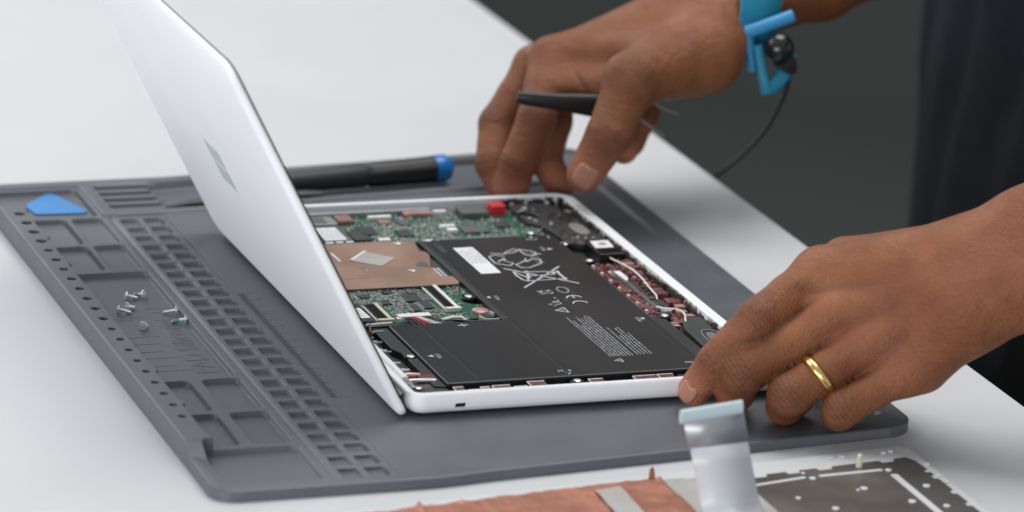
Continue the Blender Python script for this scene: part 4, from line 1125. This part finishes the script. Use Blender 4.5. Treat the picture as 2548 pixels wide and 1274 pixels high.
for k in 'IMRP': add_finger_creases(nf, NJ[k], NR[k], nback)
HANDS['near'] = (nf, NJ, NR, nback)

# far (right) hand: pinching the far rim, a black tool held under the thumb
GJ = {'I': [v3(192.0, 324.0, 71.4), v3(173.9, 295.2, 49.3), v3(164.1, 292.2, 26.8), v3(162.8, 297.2, 11.5)],
      'M': [v3(188.6, 339.8, 63.1), v3(165.4, 328.8, 36.8), v3(158.5, 314.6, 19.7), v3(162.1, 308.2, 8.6)],
      'R': [v3(203.8, 342.2, 60.7), v3(194.5, 322.0, 38.5), v3(188.0, 315.0, 19.5), v3(192.6, 304.0, 9.6)],
      'P': [v3(226.2, 345.8, 56.7), v3(243.2, 320.3, 41.8), v3(233.4, 312.0, 29.1), v3(227.0, 303.3, 27.0)],
      'T': [v3(257.9, 280.0, 85.4), v3(212.3, 265.2, 76.0), v3(196.6, 253.0, 51.0), v3(186.8, 257.0, 29.6)]}
GR = {'I': (12.2, 10.0, 9.4, 9.2), 'M': (11.6, 9.8, 9.0, 8.0), 'R': (10.6, 9.2, 8.4, 7.8), 'P': (9.4, 8.6, 7.8, 7.2), 'T': (14.5, 13.4, 11.4, 9.4)}
Vr = v3(285.3, 307.7, 100.1); vu = unit(v3(5.7, 30.9, 15.0))
Vu = Vr + vu * 23; Gr = v3(346.5, 335.1, 104.4); Gu = Gr + vu * 23; GE = v3(540, 455, 128)
gf = Field()
for k in 'IMRPT': gf.fingers.append(finger_chain(GJ[k], GR[k]))
gback = unit(v3(-0.25, 0.1, 0.95))
gf.palm = [(GJ['I'][0], Vr + vu * 4, 11, 17), (GJ['M'][0], Vr + vu * 10, 10.6, 16.5), (GJ['R'][0], Vr + vu * 16, 10, 16.5), (GJ['P'][0], Vu, 9.4, 16.5),
           (GJ['T'][0], Vr, 19, 17), (GJ['T'][0], GJ['T'][1], 18.5, 14.5), (v3(232, 283, 74), v3(258, 285, 80), 14, 17),
           (v3(214, 312, 70), v3(262, 300, 88), 12, 18), (GJ['I'][0] + v3(10, -4, 2), v3(232, 285, 84), 10, 13), (v3(184, 312, 60), v3(206, 290, 66), 9.5, 9.0), (v3(196, 318, 58), v3(226, 298, 62), 11, 11), (GJ['P'][0] + v3(4, -4, -3), v3(268, 312, 82), 11, 17),
           (Vr, Gr, 17, 17.5), (Vu, Gu, 17, 17.5), (Gr, GE, 17.5, 24), (Gu, GE + vu * 24, 17.5, 26)]
for k, rr_ in (('I', 3.4), ('M', 2.8)):
    c = GJ[k][0] + unit(v3(-.6, -.1, .8)) * 7.0
    gf.palm.append((c, c + unit(Vr - c) * 5, rr_ + 1.2, rr_, 6.0))
for k in 'IMR': add_finger_creases(gf, GJ[k], GR[k], unit(v3(-.75, -.6, .3)))
add_finger_creases(gf, GJ['T'], GR['T'], unit(v3(-.1, -.95, .3)))
gf.creases.append((v3(197, 290, 67), unit(v3(.65, -.3, .7)), None, 1.1, (0.0,), 11, 1.0))
gf.creases.append((v3(212, 282, 74), unit(v3(.95, -.2, .1)), None, 1.0, (0.0,), 9, 1.1))
HANDS['far'] = (gf, GJ, GR, None)

def tints(field, J, R, V):
    pink_and_shine = np.zeros(len(V)); dark = np.zeros(len(V))
    for k in 'IMRPT':
        tip = J[k][3]; pink_and_shine = np.maximum(pink_and_shine, np.exp(-(np.linalg.norm(V - tip, axis=1) / 16.0) ** 2))
        pink_and_shine = np.maximum(pink_and_shine, .35 * np.exp(-(np.linalg.norm(V - J[k][0], axis=1) / 13.0) ** 2))  # knuckle highlight painted into the skin as a paler tint
        for i in (1, 2):
            dark = np.maximum(dark, (.42 if i == 1 else .34) * np.exp(-(np.linalg.norm(V - J[k][i], axis=1) / (R[k][i] * 1.25)) ** 4))
    for c, ax, nr, amp, offs, rad, w in field.creases:
        q = V - c; m = np.exp(-(np.einsum('ij,ij->i', q, q) / (rad * 1.1) ** 2) ** 2); t = q @ ax
        for o_ in offs: dark = np.maximum(dark, (.8 if w < 2 else .35) * m * np.exp(-((t - o_) / (w * 1.0)) ** 2))
    for k0, k1 in (('I', 'M'), ('M', 'R'), ('R', 'P')):  # shade in the valleys between fingers, put into the skin colour
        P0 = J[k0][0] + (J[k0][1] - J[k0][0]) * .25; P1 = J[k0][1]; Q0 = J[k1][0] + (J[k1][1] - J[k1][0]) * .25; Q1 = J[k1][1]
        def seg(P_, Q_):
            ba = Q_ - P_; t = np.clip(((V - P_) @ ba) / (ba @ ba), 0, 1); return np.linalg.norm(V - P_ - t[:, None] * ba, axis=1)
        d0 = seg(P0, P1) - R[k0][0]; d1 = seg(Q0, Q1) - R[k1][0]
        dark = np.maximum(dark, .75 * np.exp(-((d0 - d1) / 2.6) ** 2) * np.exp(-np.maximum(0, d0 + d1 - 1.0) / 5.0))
    return np.clip(pink_and_shine * 1.0, 0, 1), dark
allV = []; allF = []; allT = []; off = 0
for key, lo, hi in (('near', (118, -140, -4), (420, 22, 190)), ('far', (140, 228, -4), (500, 470, 165))):
    f, J, R, bk = HANDS[key]
    V, F = nets(f, lo, hi, 1.25)
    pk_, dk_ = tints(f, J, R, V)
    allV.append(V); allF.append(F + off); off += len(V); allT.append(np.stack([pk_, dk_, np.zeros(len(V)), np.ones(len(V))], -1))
# upper arms and chest under the shirt
cf_ = Field()
cf_.palm = [(El, v3(470, -70, 215), 27, 34), (v3(470, -70, 215), v3(TX, TY - 190, 400), 34, 46), (v3(TX, TY - 190, 400), v3(TX, TY + 200, 400), 52, 52), (v3(TX, TY - 80, 380), v3(TX, TY - 80, -40), 62, 62), (v3(TX, TY + 80, 380), v3(TX, TY + 80, -40), 62, 62),
            (GE + vu * 10, v3(TX - 25, TY + 160, 190), 28, 34), (v3(TX - 25, TY + 160, 190), v3(TX, TY + 200, 400), 34, 46), (v3(TX, TY, 380), v3(TX, TY, 480), 60, 50)]
cf_.kp = 22
V, F = nets(cf_, (330, -180, -130), (760, 720, 540), 8.0)
allV.append(V); allF.append(F + off); allT.append(np.tile([0, 0, 0, 1.0], (len(V), 1)))
ps = thing("person", (600, 400, -900), "person in a dark shirt standing at the table, both hands on the laptop", "person")
PO = (600, 400, -900)
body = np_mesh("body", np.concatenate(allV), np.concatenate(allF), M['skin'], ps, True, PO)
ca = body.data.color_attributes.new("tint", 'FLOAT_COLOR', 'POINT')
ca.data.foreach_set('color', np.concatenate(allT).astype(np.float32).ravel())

# fingernails: thin curved plates that follow the fingertip
def nail(field, tip, dirn, normal, w, L, back=1.0):
    dirn = unit(dirn); normal = unit(normal - dirn * (normal @ dirn)); side = np.cross(dirn, normal)
    nu, nv = 11, 13
    P = []
    for j in range(nv):
        for i in range(nu):
            a = (i / (nu - 1) * 2 - 1); b_ = j / (nv - 1)
            wid = w * (0.86 + 0.14 * math.sin(math.pi * min(1, b_ * 1.1))) * (1 - 0.55 * max(0, abs(b_ - .5) * 2 - .72) / .28 * (abs(a) ** 2))
            P.append(tip + dirn * ((b_ - back) * L - (a * a) * (.9 if b_ < .3 else (-.0))) + side * a * wid / 2)
    P = np.array(P); Q = P + normal * 14
    for _ in range(24): Q = Q - normal * np.clip(field(Q), -2, 3)[:, None] * .9
    top = Q + normal * .42; 
    edge = np.array([(abs(i / (nu - 1) * 2 - 1) > .93 or j == 0) for j in range(nv) for i in range(nu)])
    top[edge] -= normal * .55
    F_ = [(j * nu + i, j * nu + i + 1, (j + 1) * nu + i + 1, (j + 1) * nu + i) for j in range(nv - 1) for i in range(nu - 1)]
    m_ = MB(); m_.add([tuple(p) for p in top], F_)
    o = m_.build("fingernail", M['nail'], ps, smooth=70)
    sd_ = o.modifiers.new("solid", 'SOLIDIFY'); sd_.thickness = .35 * S; sd_.offset = -1
    return o
f, J, R, bk = HANDS['near']
nail(f, J['I'][3], J['I'][3] - J['I'][2], v3(-.72, -.66, .22), 9.6, 10.5, .55)
f, J, R, bk = HANDS['far']
nail(f, J['T'][3], J['T'][3] - J['T'][2], v3(-.34, -.90, .12), 12.5, 13.0, .58)

# clothes
sf = Field(); sf.kp = 30
sf.palm = [(v3(TX, TY - 75, 380), v3(TX, TY - 75, -100), 100, 96), (v3(TX, TY + 75, 380), v3(TX, TY + 75, -100), 100, 96), (v3(TX, TY, 380), v3(TX, TY, -100), 108, 104), (v3(TX, TY - 190, 410), v3(TX, TY + 200, 410), 62, 62),
           (v3(TX, TY - 190, 400), v3(478, -66, 225), 66, 50), (v3(TX, TY + 200, 400), v3(TX - 20, TY + 160, 205), 66, 50), (v3(TX - 20, TY + 160, 205), v3(548, 462, 150), 50, 42)]
class Folded:
    def __init__(s, f): s.f = f
    def __call__(s, P):
        d = s.f(P)
        a = P[:, 1] * .045 + P[:, 0] * .03
        return d + 2.6 * np.sin(a * 2.2 + np.sin(P[:, 2] * .018) * 2.2) * (0.4 + 0.6 * np.sin(P[:, 2] * .011 + 1.0) ** 2) + 1.3 * np.sin(P[:, 2] * .05 + a * 4)
V, F = nets(Folded(sf), (400, -180, -215), (800, 760, 500), 7.0)
np_mesh("shirt", V, F, M['shirt'], ps, True, PO)
tf = Field(); tf.kp = 25
tf.palm = [(v3(TX, TY - 70, -120), v3(TX + 6, TY - 85, -880), 96, 62), (v3(TX, TY + 70, -120), v3(TX + 6, TY + 85, -880), 96, 62), (v3(TX, TY - 60, -110), v3(TX, TY + 60, -110), 96, 96)]
V, F = nets(Folded(tf), (450, 180, -900), (760, 640, 0), 12.0)
np_mesh("trousers", V, F, M['trousers'], ps, True, PO)

# wedding ring
rc = NJ['R'][0] + (NJ['R'][1] - NJ['R'][0]) * .63
ra_ = unit(NJ['R'][1] - NJ['R'][0] + v3(0, 0, -6)); rrad = 10.35
b = MB()
u_ = unit(np.cross(ra_, v3(0, 0, 1))); w_ = np.cross(ra_, u_)
rings = []
for hh, dr in ((-1.9, -.5), (-1.75, .35), (-.9, .85), (0, .95), (.9, .85), (1.75, .35), (1.9, -.5), (0, -.8)):
    rings.append([tuple(rc + ra_ * hh + (u_ * math.cos(a * math.pi / 32) + w_ * math.sin(a * math.pi / 32)) * (rrad + dr)) for a in range(64)])
rings.append(rings[0]); b.loft(rings, False, False)
o = b.build("wedding_ring", M['gold'], None, smooth=60)
link_tags(o, "plain gold ring on the ring finger of the near hand", "ring")

# tool and tweezers in the far hand
b = MB()
b.tube([(157.5, 288.6 - 5.5, 64.4), (161.5, 287.2 - 5.5, 63.8), (168, 285.2 - 5, 63.2), (178.4, 282.1 - 3, 62.0), (190, 280.6 - 1, 60.4), (200.1, 280.0, 58.9), (212, 279.4, 57.2), (223.4, 279, 55.6)],
       [3.0, 3.6, 3.9, 4.4, 5.4, 6.2, 6.6, 6.6], 14, flat=(.6, 1.0))
o = b.build("spudger", M['nylonblack'], None, smooth=50)
link_tags(o, "black chisel-tipped spudger held between the thumb and forefinger of the far hand", "prying tool")
tw = thing("tweezers", (240, 296, 45), "pale metal tweezers tucked behind the far hand, only two tips showing", "tweezers")
for a_, c_ in (((251.9, 292.5, 48.5), (228, 304.0, 58)), ((245.2, 294.5, 36.7), (226, 304.5, 50))):
    b = MB(); b.tube([a_, tuple((np.array(a_) + np.array(c_)) / 2), c_], [.5, 1.2, 1.8], 8, flat=(1, .6)); b.build("prong", M['steel'], tw, smooth=50)

# anti-static wrist strap
ws = thing("wrist_strap", (290, 300, 78), "turquoise anti-static wrist strap with black snap and trailing cord on the far wrist", "wrist strap")
wa = unit(Gr - Vr); wc = Vr + wa * 6.5 + vu * 8.5; ww = unit(np.cross(wa, vu)); tilt = v3(0, 0, 0)
b = MB(); n_ = 56; prof = ((-16, 0), (-15.6, .8), (0, 1.1), (15.6, .8), (16, 0), (15.6, -.8), (0, -.6), (-15.6, -.8))
rings = []
for hh, dr in prof + (prof[0],):
    rings.append([tuple(wc + wa * hh + vu * math.cos(2 * math.pi * k / n_) * (38.0 + dr) + ww * math.sin(2 * math.pi * k / n_) * (25.0 + dr)) for k in range(n_)])
b.loft(rings, False, False); b.build("band", M['strap'], ws, smooth=60)
b = MB(); b.tube([(276.8, 277.6, 95.0), (285, 275.4, 98.2), (293, 274.0, 101.4), (303.0, 272.6, 105.2)], 3.0, 14, flat=(.9, 1.15)); b.build("buckle", M['buckle'], ws, smooth=60)
b = MB(); b.tube([(281, 278, 95.6), (281.8, 276.6, 88), (282.8, 276.0, 81), (283.6, 276.0, 75.6)], [3.6, 3.4, 3.0, 2.4], 12, flat=(1.15, .75)); b.build("buckle", M['buckle'], ws, smooth=60)
b = MB(); b.tube([(284.6, 273.6, 90), (286.6, 272.6, 81), (288.4, 270.6, 72), (289.9, 269.4, 66.2), (292.6, 269.6, 67.6), (298, 271.0, 72.4), (303.0, 272.2, 77.2), (304.6, 273.2, 84)], [2.4, 2.5, 2.7, 3.2, 3.4, 3.6, 3.4, 2.4], 12, flat=(1.1, .6), ref=(.35, .9, 0)); b.build("strap_tail", M['strap'], ws, smooth=60)
b = MB(); b.lathe([(-9, 6.4), (-4, 7.4), (-1, 7.9), (1.2, 7.6), (3.2, 6.5), (4.8, 4.7), (5.8, 2.4), (6.1, .1)], (294.6, 268.5, 89.6), (-.35, -.88, .32), 30)
b.build("snap", M['blackgloss'], ws, smooth=60)
b = MB(); b.tube([(297.0, 269.0, 84), (300.8, 269.6, 80.6), (304.2, 271.4, 76.0)], [5.6, 5.0, 3.0], 14); b.build("cord_sleeve", M['rubber'], ws, smooth=60)
cp = [(303.4, 274, 76.6), (305.2, 277.0, 70), (306.0, 281.5, 61), (306.2, 290.7, 48.1), (306.5, 301, 36.6), (306.8, 314.5, 25.2), (307, 329, 14.4), (307.4, 343.5, 4.6), (308, 358, -4.6), (309, 374, -14), (312, 396, -30), (316, 420, -60), (320, 436, -110), (322, 440, -200)]
b = MB(); b.tube(cp, [1.6] * 3 + [1.25] * (len(cp) - 3), 10); b.build("cord", M['rubber'], ws, smooth=60)
